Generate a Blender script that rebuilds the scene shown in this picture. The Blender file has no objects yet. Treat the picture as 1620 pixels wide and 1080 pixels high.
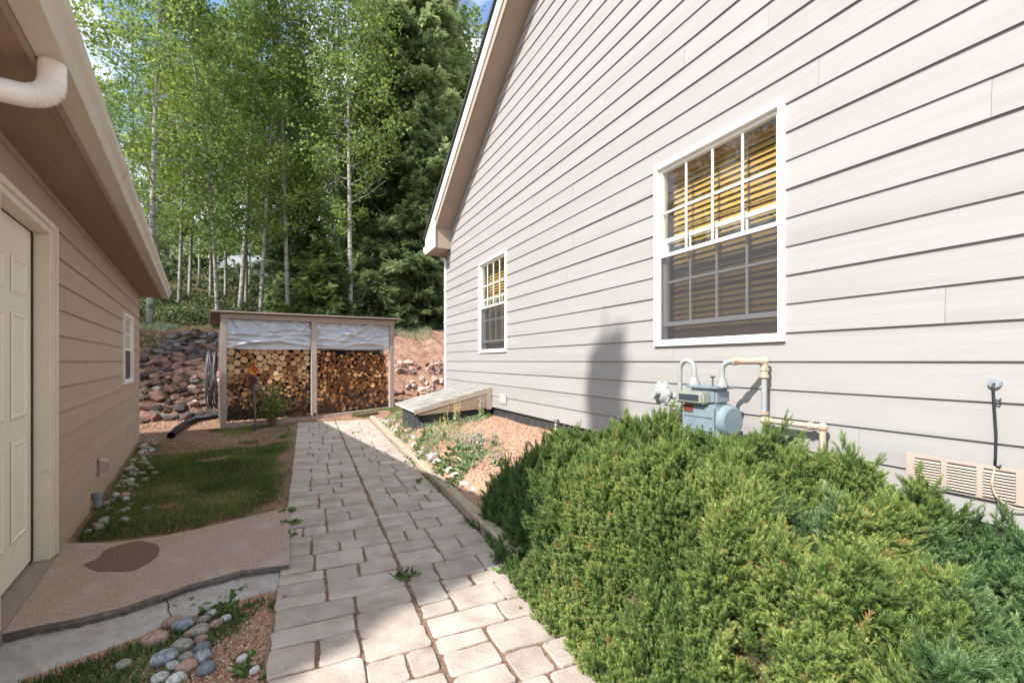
import bpy, bmesh, math, random
import numpy as np
from mathutils import Vector, Matrix, noise as mnoise

random.seed(7); np.random.seed(7)
RS = np.random.RandomState
SC = bpy.context.scene
COL = SC.collection
R = math.radians

# ------------------------------------------------------------------ camera, sky, sun
EYE = 1.32
cam_d = bpy.data.cameras.new('camera')
cam = bpy.data.objects.new('camera', cam_d); COL.objects.link(cam)
cam.location = (0, 0, EYE); cam.rotation_euler = (R(90), 0, 0)
cam_d.sensor_width = 36.0; cam_d.lens = 16.0
cam_d.shift_y = 31 / 1620
cam_d.clip_start = 0.05; cam_d.clip_end = 2000
SC.camera = cam

SUN_EL, SUN_AZ = 44.5, 45.0        # light travels towards azimuth SUN_AZ (from +X towards +Y)
Ld = Vector((math.cos(R(SUN_EL)) * math.cos(R(SUN_AZ)), math.cos(R(SUN_EL)) * math.sin(R(SUN_AZ)), -math.sin(R(SUN_EL))))
sun_d = bpy.data.lights.new('sun', 'SUN'); sun = bpy.data.objects.new('sun', sun_d); COL.objects.link(sun)
sun_d.energy = 4.0; sun_d.angle = R(0.55); sun_d.color = (1.0, 0.965, 0.92)
sun.rotation_euler = Ld.to_track_quat('-Z', 'Y').to_euler(); sun.location = (-20, -20, 20)

world = bpy.data.worlds.new('World'); SC.world = world; world.use_nodes = True
wn = world.node_tree.nodes; wl = world.node_tree.links; wn.clear()
sky = wn.new('ShaderNodeTexSky'); sky.sky_type = 'NISHITA'; sky.sun_disc = False
sky.sun_elevation = R(SUN_EL); sky.sun_rotation = R(225); sky.altitude = 300
sky.air_density = 1.0; sky.dust_density = 1.2; sky.ozone_density = 1.0
tc = wn.new('ShaderNodeTexCoord')
mp = wn.new('ShaderNodeMapping'); mp.inputs['Scale'].default_value = (1.0, 1.0, 2.2); mp.inputs['Location'].default_value = (0.35, 0.1, 0.2)
nz = wn.new('ShaderNodeTexNoise'); nz.inputs['Scale'].default_value = 3.2; nz.inputs['Detail'].default_value = 7; nz.inputs['Roughness'].default_value = 0.55
cr = wn.new('ShaderNodeValToRGB'); cr.color_ramp.elements[0].position = 0.44; cr.color_ramp.elements[1].position = 0.60
mx = wn.new('ShaderNodeMixRGB'); mx.inputs['Color2'].default_value = (6.4, 6.5, 6.7, 1)
bg = wn.new('ShaderNodeBackground'); bg.inputs['Strength'].default_value = 0.15
wo = wn.new('ShaderNodeOutputWorld')
wl.new(tc.outputs['Generated'], mp.inputs['Vector']); wl.new(mp.outputs['Vector'], nz.inputs['Vector'])
wl.new(nz.outputs['Fac'], cr.inputs['Fac']); wl.new(cr.outputs['Color'], mx.inputs['Fac'])
wl.new(sky.outputs['Color'], mx.inputs['Color1']); wl.new(mx.outputs['Color'], bg.inputs['Color'])
wl.new(bg.outputs['Background'], wo.inputs['Surface'])

SC.view_settings.view_transform = 'Standard'; SC.view_settings.look = 'None'
SC.view_settings.exposure = 1.14; SC.view_settings.gamma = 1.0; SC.view_settings.use_curve_mapping = False
SC.render.engine = 'CYCLES'
SC.cycles.max_bounces = 8; SC.cycles.transparent_max_bounces = 16
SC.cycles.use_denoising = True

# ------------------------------------------------------------------ frames
class Frame:
    def __init__(s, deg):
        s.a = R(deg); s.n = np.array((math.cos(s.a), math.sin(s.a))); s.g = np.array((-math.sin(s.a), math.cos(s.a)))
    def w(s, n, g, z=0.0):
        return (n * s.n[0] + g * s.g[0], n * s.n[1] + g * s.g[1], z)
    def l(s, x, y):
        return (x * s.n[0] + y * s.n[1], x * s.g[0] + y * s.g[1])
H = Frame(25.27); G = Frame(34.78); P = Frame(24.3); WORLD = Frame(0)
NH, NG = 2.80, -0.80
def gp(px, py, z=0.0):
    """a ground point on the plane at height z, seen at a bearing / depression measured from the survey photo"""
    Z = (EYE - z) * 720 / (py - 571.0)
    return ((px - 810) / 720 * Z, Z, z)

def sm(x, a, b):
    t = np.clip((np.asarray(x, float) - a) / (b - a), 0, 1); return t * t * (3 - 2 * t)

# path frame: v across (left edge V0 .. right edge V1), u along
V0, VC, V1 = -0.165, 0.545, 1.225
U0, U1 = -1.2, 10.15
def path_rise(u): return 0.011 * np.clip(np.asarray(u, float) - 3.0, 0, 8)

def vnoise(x, y, f, seed=0):
    x = np.asarray(x, float) * f + seed * 17.3; y = np.asarray(y, float) * f + seed * 5.7
    xi = np.floor(x); yi = np.floor(y); fx = x - xi; fy = y - yi
    fx = fx * fx * (3 - 2 * fx); fy = fy * fy * (3 - 2 * fy)
    def h(a, b):
        v = np.sin(a * 127.1 + b * 311.7) * 43758.5453; return v - np.floor(v)
    return (h(xi, yi) * (1 - fx) + h(xi + 1, yi) * fx) * (1 - fy) + (h(xi, yi + 1) * (1 - fx) + h(xi + 1, yi + 1) * fx) * fy - 0.5

def terrain(x, y):
    x = np.asarray(x, float); y = np.asarray(y, float)
    ng, sg = G.l(x, y); nh, sh = H.l(x, y); v, u = P.l(x, y)
    z = np.full(np.shape(x), -0.035) + 0.03 * vnoise(x, y, 1.3) * sm(sg, 3, 6)
    # slight rise to the right of the woodshed
    z = z + 0.16 * sm(ng, 2.2, 4.2) * sm(sg, 8.8, 10.4)
    z = z + path_rise(u) * sm(v, V0 - 0.5, V0)
    # garden bed between timber and house
    gard = 0.06 + 0.27 * sm(v, V1 + 0.06, V1 + 0.36) + 0.14 * sm(nh, 1.7, 2.8)
    gz = sm(v, V1 + 0.02, V1 + 0.10) * (1 - sm(sh, 8.4, 10.2))
    z = z + gz * (gard + 0.015 * vnoise(x, y, 4.0, 2))
    # rocky bank and wooded hillside
    e = 0.5 * vnoise(x, y, 0.45, 3)
    s2 = sg + e
    hz = 1.95 * np.clip((s2 - 12.3) / 2.7, 0, 1) ** 0.9 + 0.22 * sm(s2, 11.6, 12.6)
    hz = hz + 0.10 * np.clip(s2 - 15.0, 0, 2) + 0.215 * np.clip(s2 - 17.0, 0, 58) + 0.12 * np.clip(s2 - 75, 0, 120) + 0.05 * np.clip(s2 - 195, 0, 500)
    z = z + hz + sm(s2, 13, 20) * (0.5 * vnoise(x, y, 0.3, 5) + 0.12 * vnoise(x, y, 1.7, 6)) + sm(s2, 12.2, 13) * 0.10 * vnoise(x, y, 3.1, 8)
    return z
def tz(x, y): return float(terrain(x, y))
def hit(px, py):
    """walk a bearing out until it meets the terrain"""
    dx = (px - 810) / 720; dz = -(py - 571) / 720
    Z = 1.0
    while Z < 250:
        if EYE + dz * Z <= tz(dx * Z, Z): break
        Z += 0.04
    return (dx * Z, Z, tz(dx * Z, Z))

# ------------------------------------------------------------------ materials
MATS = {}
def nodes_mat(name):
    m = bpy.data.materials.new(name); m.use_nodes = True
    nt = m.node_tree; nt.nodes.clear()
    out = nt.nodes.new('ShaderNodeOutputMaterial'); b = nt.nodes.new('ShaderNodeBsdfPrincipled')
    nt.links.new(b.outputs[0], out.inputs['Surface'])
    MATS[name] = m
    return m, nt, b, out
def N(nt, t, **kw):
    n = nt.nodes.new(t)
    for k, v in kw.items():
        if k in n.inputs: n.inputs[k].default_value = v
        else: setattr(n, k, v)
    return n
def ramp(nt, stops):
    r = nt.nodes.new('ShaderNodeValToRGB'); els = r.color_ramp.elements
    while len(els) < len(stops): els.new(0.5)
    for e, (p, c) in zip(els, stops): e.position = p; e.color = (*c, 1)
    return r
def pbr(name, stops, scale=8, detail=6, rough=0.8, bump=0.3, bdist=0.01, bscale=None, stretch=None, coord='Object',
        rand=0.0, metal=0.0, spec=0.3, second=None, attr=None, rough2=None, distort=0.0):
    """colour ramp over noise, bump, optional per-object brightness change and a second colour in patches"""
    m, nt, b, out = nodes_mat(name); L = nt.links
    if coord == 'World':
        c = N(nt, 'ShaderNodeNewGeometry'); cs = c.outputs['Position']
    else:
        c = N(nt, 'ShaderNodeTexCoord'); cs = c.outputs[coord]
    mpn = N(nt, 'ShaderNodeMapping'); L.new(cs, mpn.inputs['Vector'])
    if stretch: mpn.inputs['Scale'].default_value = stretch
    oi = N(nt, 'ShaderNodeObjectInfo')
    if rand:
        cm = N(nt, 'ShaderNodeCombineXYZ'); ml = N(nt, 'ShaderNodeMath', operation='MULTIPLY'); ml.inputs[1].default_value = 37.0
        L.new(oi.outputs['Random'], ml.inputs[0]); L.new(ml.outputs[0], cm.inputs['X']); L.new(ml.outputs[0], cm.inputs['Z'])
        L.new(cm.outputs[0], mpn.inputs['Location'])
    n1 = N(nt, 'ShaderNodeTexNoise', Scale=scale, Detail=detail, Roughness=0.6, Distortion=distort); L.new(mpn.outputs[0], n1.inputs['Vector'])
    r = ramp(nt, stops); L.new(n1.outputs['Fac'], r.inputs['Fac']); col = r.outputs['Color']
    if second:
        c2, sc2, lo, hi = second
        n3 = N(nt, 'ShaderNodeTexNoise', Scale=sc2, Detail=5, Roughness=0.6); L.new(mpn.outputs[0], n3.inputs['Vector'])
        rr = ramp(nt, [(lo, (0, 0, 0)), (hi, (1, 1, 1))]); L.new(n3.outputs['Fac'], rr.inputs['Fac'])
        mxx = N(nt, 'ShaderNodeMixRGB'); L.new(rr.outputs['Color'], mxx.inputs['Fac']); L.new(col, mxx.inputs['Color1']); mxx.inputs['Color2'].default_value = (*c2, 1)
        col = mxx.outputs['Color']
    if rand:
        hs = N(nt, 'ShaderNodeHueSaturation'); mr = N(nt, 'ShaderNodeMapRange'); mr.inputs['To Min'].default_value = 1 - rand; mr.inputs['To Max'].default_value = 1 + rand
        L.new(oi.outputs['Random'], mr.inputs['Value']); L.new(mr.outputs[0], hs.inputs['Value']); L.new(col, hs.inputs['Color']); col = hs.outputs['Color']
    L.new(col, b.inputs['Base Color'])
    b.inputs['Roughness'].default_value = rough; b.inputs['Metallic'].default_value = metal; b.inputs['Specular IOR Level'].default_value = spec
    if bump:
        n2 = N(nt, 'ShaderNodeTexNoise', Scale=bscale or scale * 3, Detail=8, Roughness=0.65); L.new(mpn.outputs[0], n2.inputs['Vector'])
        bp = N(nt, 'ShaderNodeBump', Strength=bump, Distance=bdist); L.new(n2.outputs['Fac'], bp.inputs['Height']); L.new(bp.outputs[0], b.inputs['Normal'])
    return m
def foliage(name, stops, trans=0.35, rough=0.55, spec=0.25):
    """leaf colour from the per-leaf attribute 'var', part of the light passes through"""
    m, nt, b, out = nodes_mat(name); L = nt.links
    a = N(nt, 'ShaderNodeAttribute'); a.attribute_name = 'var'
    ti = N(nt, 'ShaderNodeAttribute'); ti.attribute_type = 'INSTANCER'; ti.attribute_name = 'tone'   # sprays of one shrub differ in tone
    ad = N(nt, 'ShaderNodeMath', operation='ADD', use_clamp=True); L.new(a.outputs['Fac'], ad.inputs[0]); L.new(ti.outputs['Fac'], ad.inputs[1])
    r = ramp(nt, stops); L.new(ad.outputs[0], r.inputs['Fac'])
    L.new(r.outputs['Color'], b.inputs['Base Color']); b.inputs['Roughness'].default_value = rough; b.inputs['Specular IOR Level'].default_value = spec
    t = N(nt, 'ShaderNodeBsdfTranslucent'); hs = N(nt, 'ShaderNodeHueSaturation', Saturation=1.1, Value=1.5); L.new(r.outputs['Color'], hs.inputs['Color']); L.new(hs.outputs['Color'], t.inputs['Color'])
    mxs = N(nt, 'ShaderNodeMixShader'); mxs.inputs[0].default_value = trans
    L.new(b.outputs[0], mxs.inputs[1]); L.new(t.outputs[0], mxs.inputs[2]); L.new(mxs.outputs[0], out.inputs['Surface'])
    return m

pbr('siding_house', [(0.3, (0.292, 0.280, 0.265)), (0.7, (0.320, 0.308, 0.292))], scale=1.6, rough=0.62, bump=0.3, bdist=0.002, bscale=6, stretch=(2, 0.9, 22), rand=0.025, spec=0.3, second=((0.262, 0.248, 0.230), 0.35, 0.50, 0.80))
pbr('siding_garage', [(0.3, (0.38, 0.285, 0.22)), (0.7, (0.43, 0.325, 0.255))], scale=1.6, rough=0.65, bump=0.35, bdist=0.003, bscale=5, stretch=(2, 0.9, 22), rand=0.04, spec=0.25)
pbr('soffit_garage', [(0.35, (0.26, 0.19, 0.138)), (0.65, (0.31, 0.23, 0.17))], scale=3, rough=0.75, bump=0.25, bdist=0.003, bscale=8, stretch=(18, 1.2, 2), spec=0.2)
pbr('soffit_house', [(0.35, (0.335, 0.272, 0.215)), (0.65, (0.375, 0.305, 0.245))], scale=2, rough=0.7, bump=0.15, bdist=0.003, spec=0.2)
pbr('trim_white', [(0.3, (0.74, 0.73, 0.71)), (0.7, (0.80, 0.79, 0.77))], scale=6, rough=0.4, bump=0.05, bdist=0.002)
pbr('trim_cream', [(0.3, (0.66, 0.60, 0.50)), (0.7, (0.72, 0.66, 0.56))], scale=5, rough=0.5, bump=0.12, bdist=0.002, second=((0.50, 0.43, 0.34), 9, 0.62, 0.72))
pbr('door_cream', [(0.3, (0.73, 0.68, 0.58)), (0.7, (0.76, 0.71, 0.61))], scale=4, rough=0.42, bump=0.08, bdist=0.002)
pbr('gutter_metal', [(0.3, (0.56, 0.52, 0.445)), (0.7, (0.62, 0.575, 0.50))], scale=4, rough=0.38, bump=0.04, bdist=0.002, second=((0.42, 0.36, 0.29), 6, 0.6, 0.75), spec=0.5)
pbr('gutter_under', [(0.3, (0.40, 0.34, 0.28)), (0.7, (0.46, 0.39, 0.33))], scale=4, rough=0.5, bump=0.04, bdist=0.002)
pbr('white_metal', [(0.3, (0.66, 0.66, 0.65)), (0.7, (0.74, 0.74, 0.73))], scale=6, rough=0.35, bump=0.05, bdist=0.002, spec=0.5)
pbr('roof_black', [(0.35, (0.03, 0.03, 0.032)), (0.65, (0.07, 0.068, 0.066))], scale=40, rough=0.9, bump=0.5, bdist=0.004)
pbr('wall_core', [(0.3, (0.10, 0.085, 0.07)), (0.7, (0.14, 0.12, 0.10))], scale=5, rough=0.9, bump=0)
pbr('foundation_black', [(0.35, (0.025, 0.026, 0.028)), (0.65, (0.06, 0.062, 0.066))], scale=14, rough=0.55, bump=0.4, bdist=0.006, second=((0.33, 0.32, 0.31), 9, 0.66, 0.70))
pbr('paver', [(0.25, (0.27, 0.215, 0.175)), (0.5, (0.39, 0.33, 0.28)), (0.75, (0.46, 0.415, 0.365))], scale=5, rough=0.92, bump=0.9, bdist=0.006, bscale=75, coord='Object', rand=0.10, spec=0.15, second=((0.39, 0.275, 0.21), 3.2, 0.58, 0.80))
pbr('joint_soil', [(0.35, (0.12, 0.075, 0.052)), (0.65, (0.25, 0.165, 0.12))], scale=45, rough=1, bump=0.8, bdist=0.006, coord='World', spec=0.1)
pbr('slab', [(0.3, (0.22, 0.155, 0.12)), (0.5, (0.355, 0.265, 0.21)), (0.7, (0.48, 0.39, 0.33))], scale=90, rough=0.95, bump=0.7, bdist=0.004, bscale=140, coord='World', spec=0.15, second=((0.40, 0.34, 0.30), 3.5, 0.5, 0.72))
pbr('slab_edge', [(0.3, (0.11, 0.095, 0.085)), (0.7, (0.22, 0.19, 0.17))], scale=25, rough=1, bump=1.0, bdist=0.012, coord='World', spec=0.1)
pbr('footing', [(0.3, (0.33, 0.31, 0.285)), (0.7, (0.45, 0.42, 0.385))], scale=9, rough=0.95, bump=0.8, bdist=0.008, bscale=50, coord='World', spec=0.15, second=((0.30, 0.235, 0.18), 4, 0.52, 0.7))
pbr('damp', [(0.3, (0.11, 0.072, 0.052)), (0.7, (0.19, 0.13, 0.095))], scale=80, rough=0.75, bump=0.7, bdist=0.004, bscale=140, coord='World', spec=0.3)
pbr('sill_concrete', [(0.3, (0.24, 0.19, 0.15)), (0.7, (0.30, 0.24, 0.195))], scale=30, rough=0.9, bump=0.5, bdist=0.003, coord='World')
pbr('timber', [(0.3, (0.30, 0.25, 0.185)), (0.7, (0.43, 0.365, 0.275))], scale=5, rough=0.9, bump=0.7, bdist=0.006, bscale=9, stretch=(14, 1.0, 14), spec=0.1, second=((0.36, 0.21, 0.15), 1.5, 0.6, 0.75))
pbr('shed_paint', [(0.3, (0.33, 0.265, 0.22)), (0.7, (0.41, 0.335, 0.285))], scale=5, rough=0.75, bump=0.3, bdist=0.003, stretch=(3, 3, 1))
pbr('shed_roof', [(0.3, (0.14, 0.12, 0.105)), (0.7, (0.22, 0.19, 0.17))], scale=12, rough=0.9, bump=0.3)
pbr('dark_wood', [(0.3, (0.05, 0.035, 0.025)), (0.7, (0.09, 0.065, 0.045))], scale=8, rough=0.95, bump=0.3)
pbr('bark_log', [(0.3, (0.05, 0.035, 0.025)), (0.7, (0.15, 0.10, 0.07))], scale=14, rough=0.95, bump=0.8, bdist=0.01, rand=0.2)
pbr('rubber_black', [(0.3, (0.012, 0.013, 0.016)), (0.7, (0.03, 0.032, 0.038))], scale=10, rough=0.5, bump=0.1, spec=0.4)
pbr('hose_grey', [(0.3, (0.05, 0.05, 0.055)), (0.7, (0.14, 0.14, 0.145))], scale=5, rough=0.5, bump=0.1, spec=0.4)
pbr('meter_grey', [(0.3, (0.15, 0.20, 0.225)), (0.7, (0.20, 0.25, 0.275))], scale=9, rough=0.5, bump=0.15, bdist=0.002, second=((0.26, 0.28, 0.28), 7, 0.6, 0.75))
pbr('regulator_grey', [(0.3, (0.27, 0.28, 0.27)), (0.7, (0.37, 0.38, 0.37))], scale=9, rough=0.55, bump=0.15, bdist=0.002)
pbr('index_cover', [(0.3, (0.22, 0.24, 0.20)), (0.7, (0.30, 0.31, 0.26))], scale=9, rough=0.4, bump=0.1, bdist=0.002)
pbr('pipe_grey', [(0.3, (0.25, 0.26, 0.26)), (0.7, (0.33, 0.33, 0.32))], scale=9, rough=0.5, bump=0.15, bdist=0.002, second=((0.42, 0.25, 0.16), 10, 0.62, 0.7))
pbr('pipe_cream', [(0.3, (0.37, 0.30, 0.23)), (0.7, (0.46, 0.38, 0.30))], scale=9, rough=0.6, bump=0.2, bdist=0.002, second=((0.36, 0.17, 0.08), 14, 0.55, 0.66))
pbr('vent_tan', [(0.3, (0.35, 0.285, 0.235)), (0.7, (0.40, 0.33, 0.275))], scale=5, rough=0.55, bump=0.05)
pbr('vent_slot', [(0.3, (0.03, 0.02, 0.015)), (0.7, (0.05, 0.035, 0.025))], scale=5, rough=0.9, bump=0)
pbr('patch_tan', [(0.3, (0.42, 0.33, 0.29)), (0.7, (0.50, 0.41, 0.36))], scale=25, rough=0.8, bump=0.2, bdist=0.002)
pbr('steel_worn', [(0.3, (0.08, 0.075, 0.07)), (0.7, (0.16, 0.15, 0.14))], scale=12, rough=0.5, bump=0.15, metal=0.4)
pbr('lens_clear', [(0.3, (0.55, 0.5, 0.38)), (0.7, (0.62, 0.58, 0.45))], scale=12, rough=0.3, bump=0)
pbr('pvc_grey', [(0.3, (0.20, 0.23, 0.26)), (0.7, (0.27, 0.30, 0.33))], scale=9, rough=0.5, bump=0.1)
pbr('slat_gold', [(0.3, (0.42, 0.245, 0.07)), (0.7, (0.50, 0.31, 0.10))], scale=3, rough=0.45, bump=0.05, bdist=0.001, stretch=(4, 1, 8), rand=0.06)
pbr('room_tan', [(0.3, (0.30, 0.22, 0.12)), (0.7, (0.36, 0.27, 0.15))], scale=3, rough=0.9, bump=0)
pbr('shingle', [(0.3, (0.20, 0.19, 0.175)), (0.7, (0.34, 0.325, 0.30))], scale=60, rough=0.95, bump=0.7, bdist=0.003, rand=0.18, coord='World')
pbr('rust_red', [(0.3, (0.28, 0.02, 0.012)), (0.7, (0.42, 0.035, 0.02))], scale=8, rough=0.4, bump=0.1)
pbr('flame_yellow', [(0.3, (0.85, 0.55, 0.10)), (0.7, (0.9, 0.62, 0.16))], scale=8, rough=0.4, bump=0)
pbr('badge_rust', [(0.3, (0.10, 0.03, 0.02)), (0.7, (0.16, 0.05, 0.035))], scale=9, rough=0.7, bump=0)
pbr('disc_maroon', [(0.4, (0.045, 0.022, 0.026)), (0.6, (0.16, 0.035, 0.045))], scale=22, rough=0.4, bump=0.1)
for nm, a_, b_ in (('rock_red', (0.13, 0.075, 0.06), (0.25, 0.145, 0.115)), ('rock_grey', (0.09, 0.08, 0.074), (0.22, 0.19, 0.175)),
                   ('rock_dark', (0.045, 0.037, 0.035), (0.12, 0.095, 0.088)), ('rock_pink', (0.36, 0.235, 0.185), (0.52, 0.38, 0.32))):
    pbr(nm, [(0.3, a_), (0.7, b_)], scale=5, rough=0.9, bump=0.6, bdist=0.02, bscale=14, rand=0.22, spec=0.2)
for nm, a_, b_ in (('cobble_blue', (0.12, 0.145, 0.165), (0.36, 0.38, 0.40)), ('cobble_white', (0.28, 0.27, 0.25), (0.60, 0.59, 0.56)),
                   ('cobble_grey', (0.17, 0.155, 0.135), (0.37, 0.34, 0.30)), ('cobble_pink', (0.25, 0.15, 0.115), (0.43, 0.29, 0.235)), ('cobble_dark', (0.10, 0.12, 0.13), (0.20, 0.22, 0.235))):
    pbr(nm, [(0.35, a_), (0.65, b_)], scale=2.6, rough=0.8, bump=0.5, bdist=0.006, bscale=40, rand=0.1, spec=0.3)
pbr('gravel_pink', [(0.25, (0.22, 0.10, 0.07)), (0.5, (0.42, 0.225, 0.16)), (0.75, (0.56, 0.36, 0.27))], scale=60, rough=0.95, bump=0.8, bdist=0.01, coord='World', rand=0.0, spec=0.15)
pbr('pine_bark', [(0.3, (0.05, 0.032, 0.024)), (0.7, (0.14, 0.085, 0.06))], scale=6, rough=1, bump=1, bdist=0.04, stretch=(2, 2, 0.6))
pbr('twig', [(0.3, (0.10, 0.07, 0.045)), (0.7, (0.20, 0.14, 0.09))], scale=20, rough=0.95, bump=0.3)
pbr('dry_straw', [(0.3, (0.50, 0.40, 0.24)), (0.7, (0.62, 0.52, 0.34))], scale=12, rough=0.8, bump=0.1)
pbr('far_wall', [(0.3, (0.50, 0.50, 0.48)), (0.7, (0.60, 0.60, 0.58))], scale=2, rough=0.8, bump=0.2)
pbr('far_roof', [(0.3, (0.16, 0.17, 0.17)), (0.7, (0.22, 0.24, 0.24))], scale=3, rough=0.8, bump=0.2)
pbr('far_tan', [(0.3, (0.50, 0.30, 0.15)), (0.7, (0.60, 0.38, 0.2))], scale=2, rough=0.8, bump=0.2)
pbr('glass_dark', [(0.3, (0.03, 0.04, 0.05)), (0.7, (0.05, 0.06, 0.07))], scale=2, rough=0.1, bump=0, spec=0.6)

def aspen_bark():
    m, nt, b, out = nodes_mat('aspen_bark'); L = nt.links
    c = N(nt, 'ShaderNodeTexCoord'); mpn = N(nt, 'ShaderNodeMapping'); mpn.inputs['Scale'].default_value = (1.2, 1.2, 5.5); L.new(c.outputs['Object'], mpn.inputs['Vector'])
    n1 = N(nt, 'ShaderNodeTexNoise', Scale=2.2, Detail=6, Roughness=0.65); L.new(mpn.outputs[0], n1.inputs['Vector'])
    r = ramp(nt, [(0.36, (0.04, 0.035, 0.03)), (0.46, (0.24, 0.23, 0.195)), (0.75, (0.40, 0.39, 0.345))]); L.new(n1.outputs['Fac'], r.inputs['Fac'])
    L.new(r.outputs['Color'], b.inputs['Base Color']); b.inputs['Roughness'].default_value = 0.8
    bp = N(nt, 'ShaderNodeBump', Strength=0.4, Distance=0.02); L.new(n1.outputs['Fac'], bp.inputs['Height']); L.new(bp.outputs[0], b.inputs['Normal'])
aspen_bark()
def log_end(name, c0, c1, c2):
    m, nt, b, out = nodes_mat(name); L = nt.links
    c = N(nt, 'ShaderNodeTexCoord'); oi = N(nt, 'ShaderNodeObjectInfo')
    mpn = N(nt, 'ShaderNodeMapping'); mpn.inputs['Scale'].default_value = (1, 0.0, 1); L.new(c.outputs['Object'], mpn.inputs['Vector'])
    w = N(nt, 'ShaderNodeTexWave', wave_type='RINGS', rings_direction='SPHERICAL', Scale=2.6, Distortion=1.2, Detail=2); L.new(mpn.outputs[0], w.inputs['Vector'])
    n1 = N(nt, 'ShaderNodeTexNoise', Scale=3.0, Detail=5); g = N(nt, 'ShaderNodeNewGeometry'); L.new(g.outputs['Position'], n1.inputs['Vector'])
    r = ramp(nt, [(0.25, c0), (0.5, c1), (0.75, c2)])
    add = N(nt, 'ShaderNodeMath', operation='MULTIPLY_ADD'); add.inputs[1].default_value = 0.16; L.new(w.outputs['Fac'], add.inputs[0])
    ad2 = N(nt, 'ShaderNodeMath', operation='MULTIPLY_ADD'); ad2.inputs[1].default_value = 0.75; L.new(oi.outputs['Random'], ad2.inputs[0]); L.new(n1.outputs['Fac'], ad2.inputs[2])
    sb = N(nt, 'ShaderNodeMath', operation='SUBTRACT'); sb.inputs[1].default_value = 0.42; L.new(ad2.outputs[0], sb.inputs[0]); L.new(sb.outputs[0], add.inputs[2])
    L.new(add.outputs[0], r.inputs['Fac']); L.new(r.outputs['Color'], b.inputs['Base Color']); b.inputs['Roughness'].default_value = 0.85; b.inputs['Specular IOR Level'].default_value = 0.15
log_end('end_tan', (0.24, 0.115, 0.05), (0.48, 0.26, 0.115), (0.62, 0.42, 0.235))
log_end('end_orange', (0.20, 0.09, 0.04), (0.54, 0.225, 0.07), (0.68, 0.40, 0.18))
log_end('end_dark', (0.09, 0.052, 0.034), (0.27, 0.155, 0.09), (0.44, 0.27, 0.16))

def glass_mat():
    m, nt, b, out = nodes_mat('window_glass'); L = nt.links
    t = N(nt, 'ShaderNodeBsdfTransparent'); t.inputs['Color'].default_value = (0.95, 0.97, 0.95, 1)
    g = N(nt, 'ShaderNodeBsdfGlossy', Roughness=0.01); f = N(nt, 'ShaderNodeFresnel', IOR=1.5)
    ge = N(nt, 'ShaderNodeNewGeometry'); mr = N(nt, 'ShaderNodeMapRange'); mr.inputs['To Min'].default_value = 1.5; mr.inputs['To Max'].default_value = 1 / 1.5
    L.new(ge.outputs['Backfacing'], mr.inputs['Value']); L.new(mr.outputs[0], f.inputs['IOR'])   # leaving the pane bends back the same way
    ms = N(nt, 'ShaderNodeMixShader'); L.new(f.outputs[0], ms.inputs[0]); L.new(t.outputs[0], ms.inputs[1]); L.new(g.outputs[0], ms.inputs[2]); L.new(ms.outputs[0], out.inputs['Surface'])
glass_mat()
def screen_mat():
    m, nt, b, out = nodes_mat('insect_screen'); L = nt.links
    t = N(nt, 'ShaderNodeBsdfTransparent'); b.inputs['Base Color'].default_value = (0.045, 0.045, 0.05, 1); b.inputs['Roughness'].default_value = 0.6
    ms = N(nt, 'ShaderNodeMixShader'); ms.inputs[0].default_value = 0.42; L.new(t.outputs[0], ms.inputs[1]); L.new(b.outputs[0], ms.inputs[2]); L.new(ms.outputs[0], out.inputs['Surface'])
screen_mat()
def tarp_mat():
    m, nt, b, out = nodes_mat('plastic_sheet'); L = nt.links
    b.inputs['Base Color'].default_value = (0.70, 0.74, 0.80, 1); b.inputs['Roughness'].default_value = 0.16; b.inputs['Specular IOR Level'].default_value = 0.7
    t = N(nt, 'ShaderNodeBsdfTransparent'); t.inputs['Color'].default_value = (0.85, 0.9, 0.95, 1)
    ms = N(nt, 'ShaderNodeMixShader'); ms.inputs[0].default_value = 0.68; L.new(t.outputs[0], ms.inputs[1]); L.new(b.outputs[0], ms.inputs[2]); L.new(ms.outputs[0], out.inputs['Surface'])
tarp_mat()

foliage('leaf_aspen', [(0.0, (0.05, 0.095, 0.03)), (0.4, (0.13, 0.20, 0.055)), (0.75, (0.26, 0.33, 0.085)), (1.0, (0.42, 0.37, 0.11))], trans=0.42)
foliage('leaf_conifer', [(0.0, (0.075, 0.11, 0.055)), (0.5, (0.18, 0.24, 0.11)), (1.0, (0.32, 0.37, 0.18))], trans=0.45)
foliage('leaf_pine', [(0.0, (0.03, 0.05, 0.012)), (0.5, (0.07, 0.11, 0.03)), (1.0, (0.13, 0.17, 0.05))], trans=0.15)
foliage('juniper_green', [(0.0, (0.022, 0.042, 0.015)), (0.32, (0.075, 0.128, 0.036)), (0.7, (0.175, 0.25, 0.065)), (0.95, (0.33, 0.38, 0.12)), (1.0, (0.34, 0.22, 0.09))], trans=0.2)
foliage('juniper_blue', [(0.0, (0.028, 0.055, 0.026)), (0.4, (0.080, 0.14, 0.052)), (0.8, (0.165, 0.25, 0.10)), (1.0, (0.28, 0.36, 0.18))], trans=0.2)
foliage('juniper_dark', [(0.0, (0.026, 0.058, 0.024)), (0.45, (0.075, 0.145, 0.045)), (1.0, (0.18, 0.27, 0.08))], trans=0.2)
foliage('grass_green', [(0.0, (0.05, 0.085, 0.016)), (0.5, (0.10, 0.155, 0.03)), (0.85, (0.17, 0.22, 0.05)), (1.0, (0.32, 0.28, 0.13))], trans=0.3)
foliage('weed_green', [(0.0, (0.04, 0.08, 0.022)), (0.6, (0.10, 0.165, 0.045)), (1.0, (0.22, 0.28, 0.09))], trans=0.3)
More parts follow.
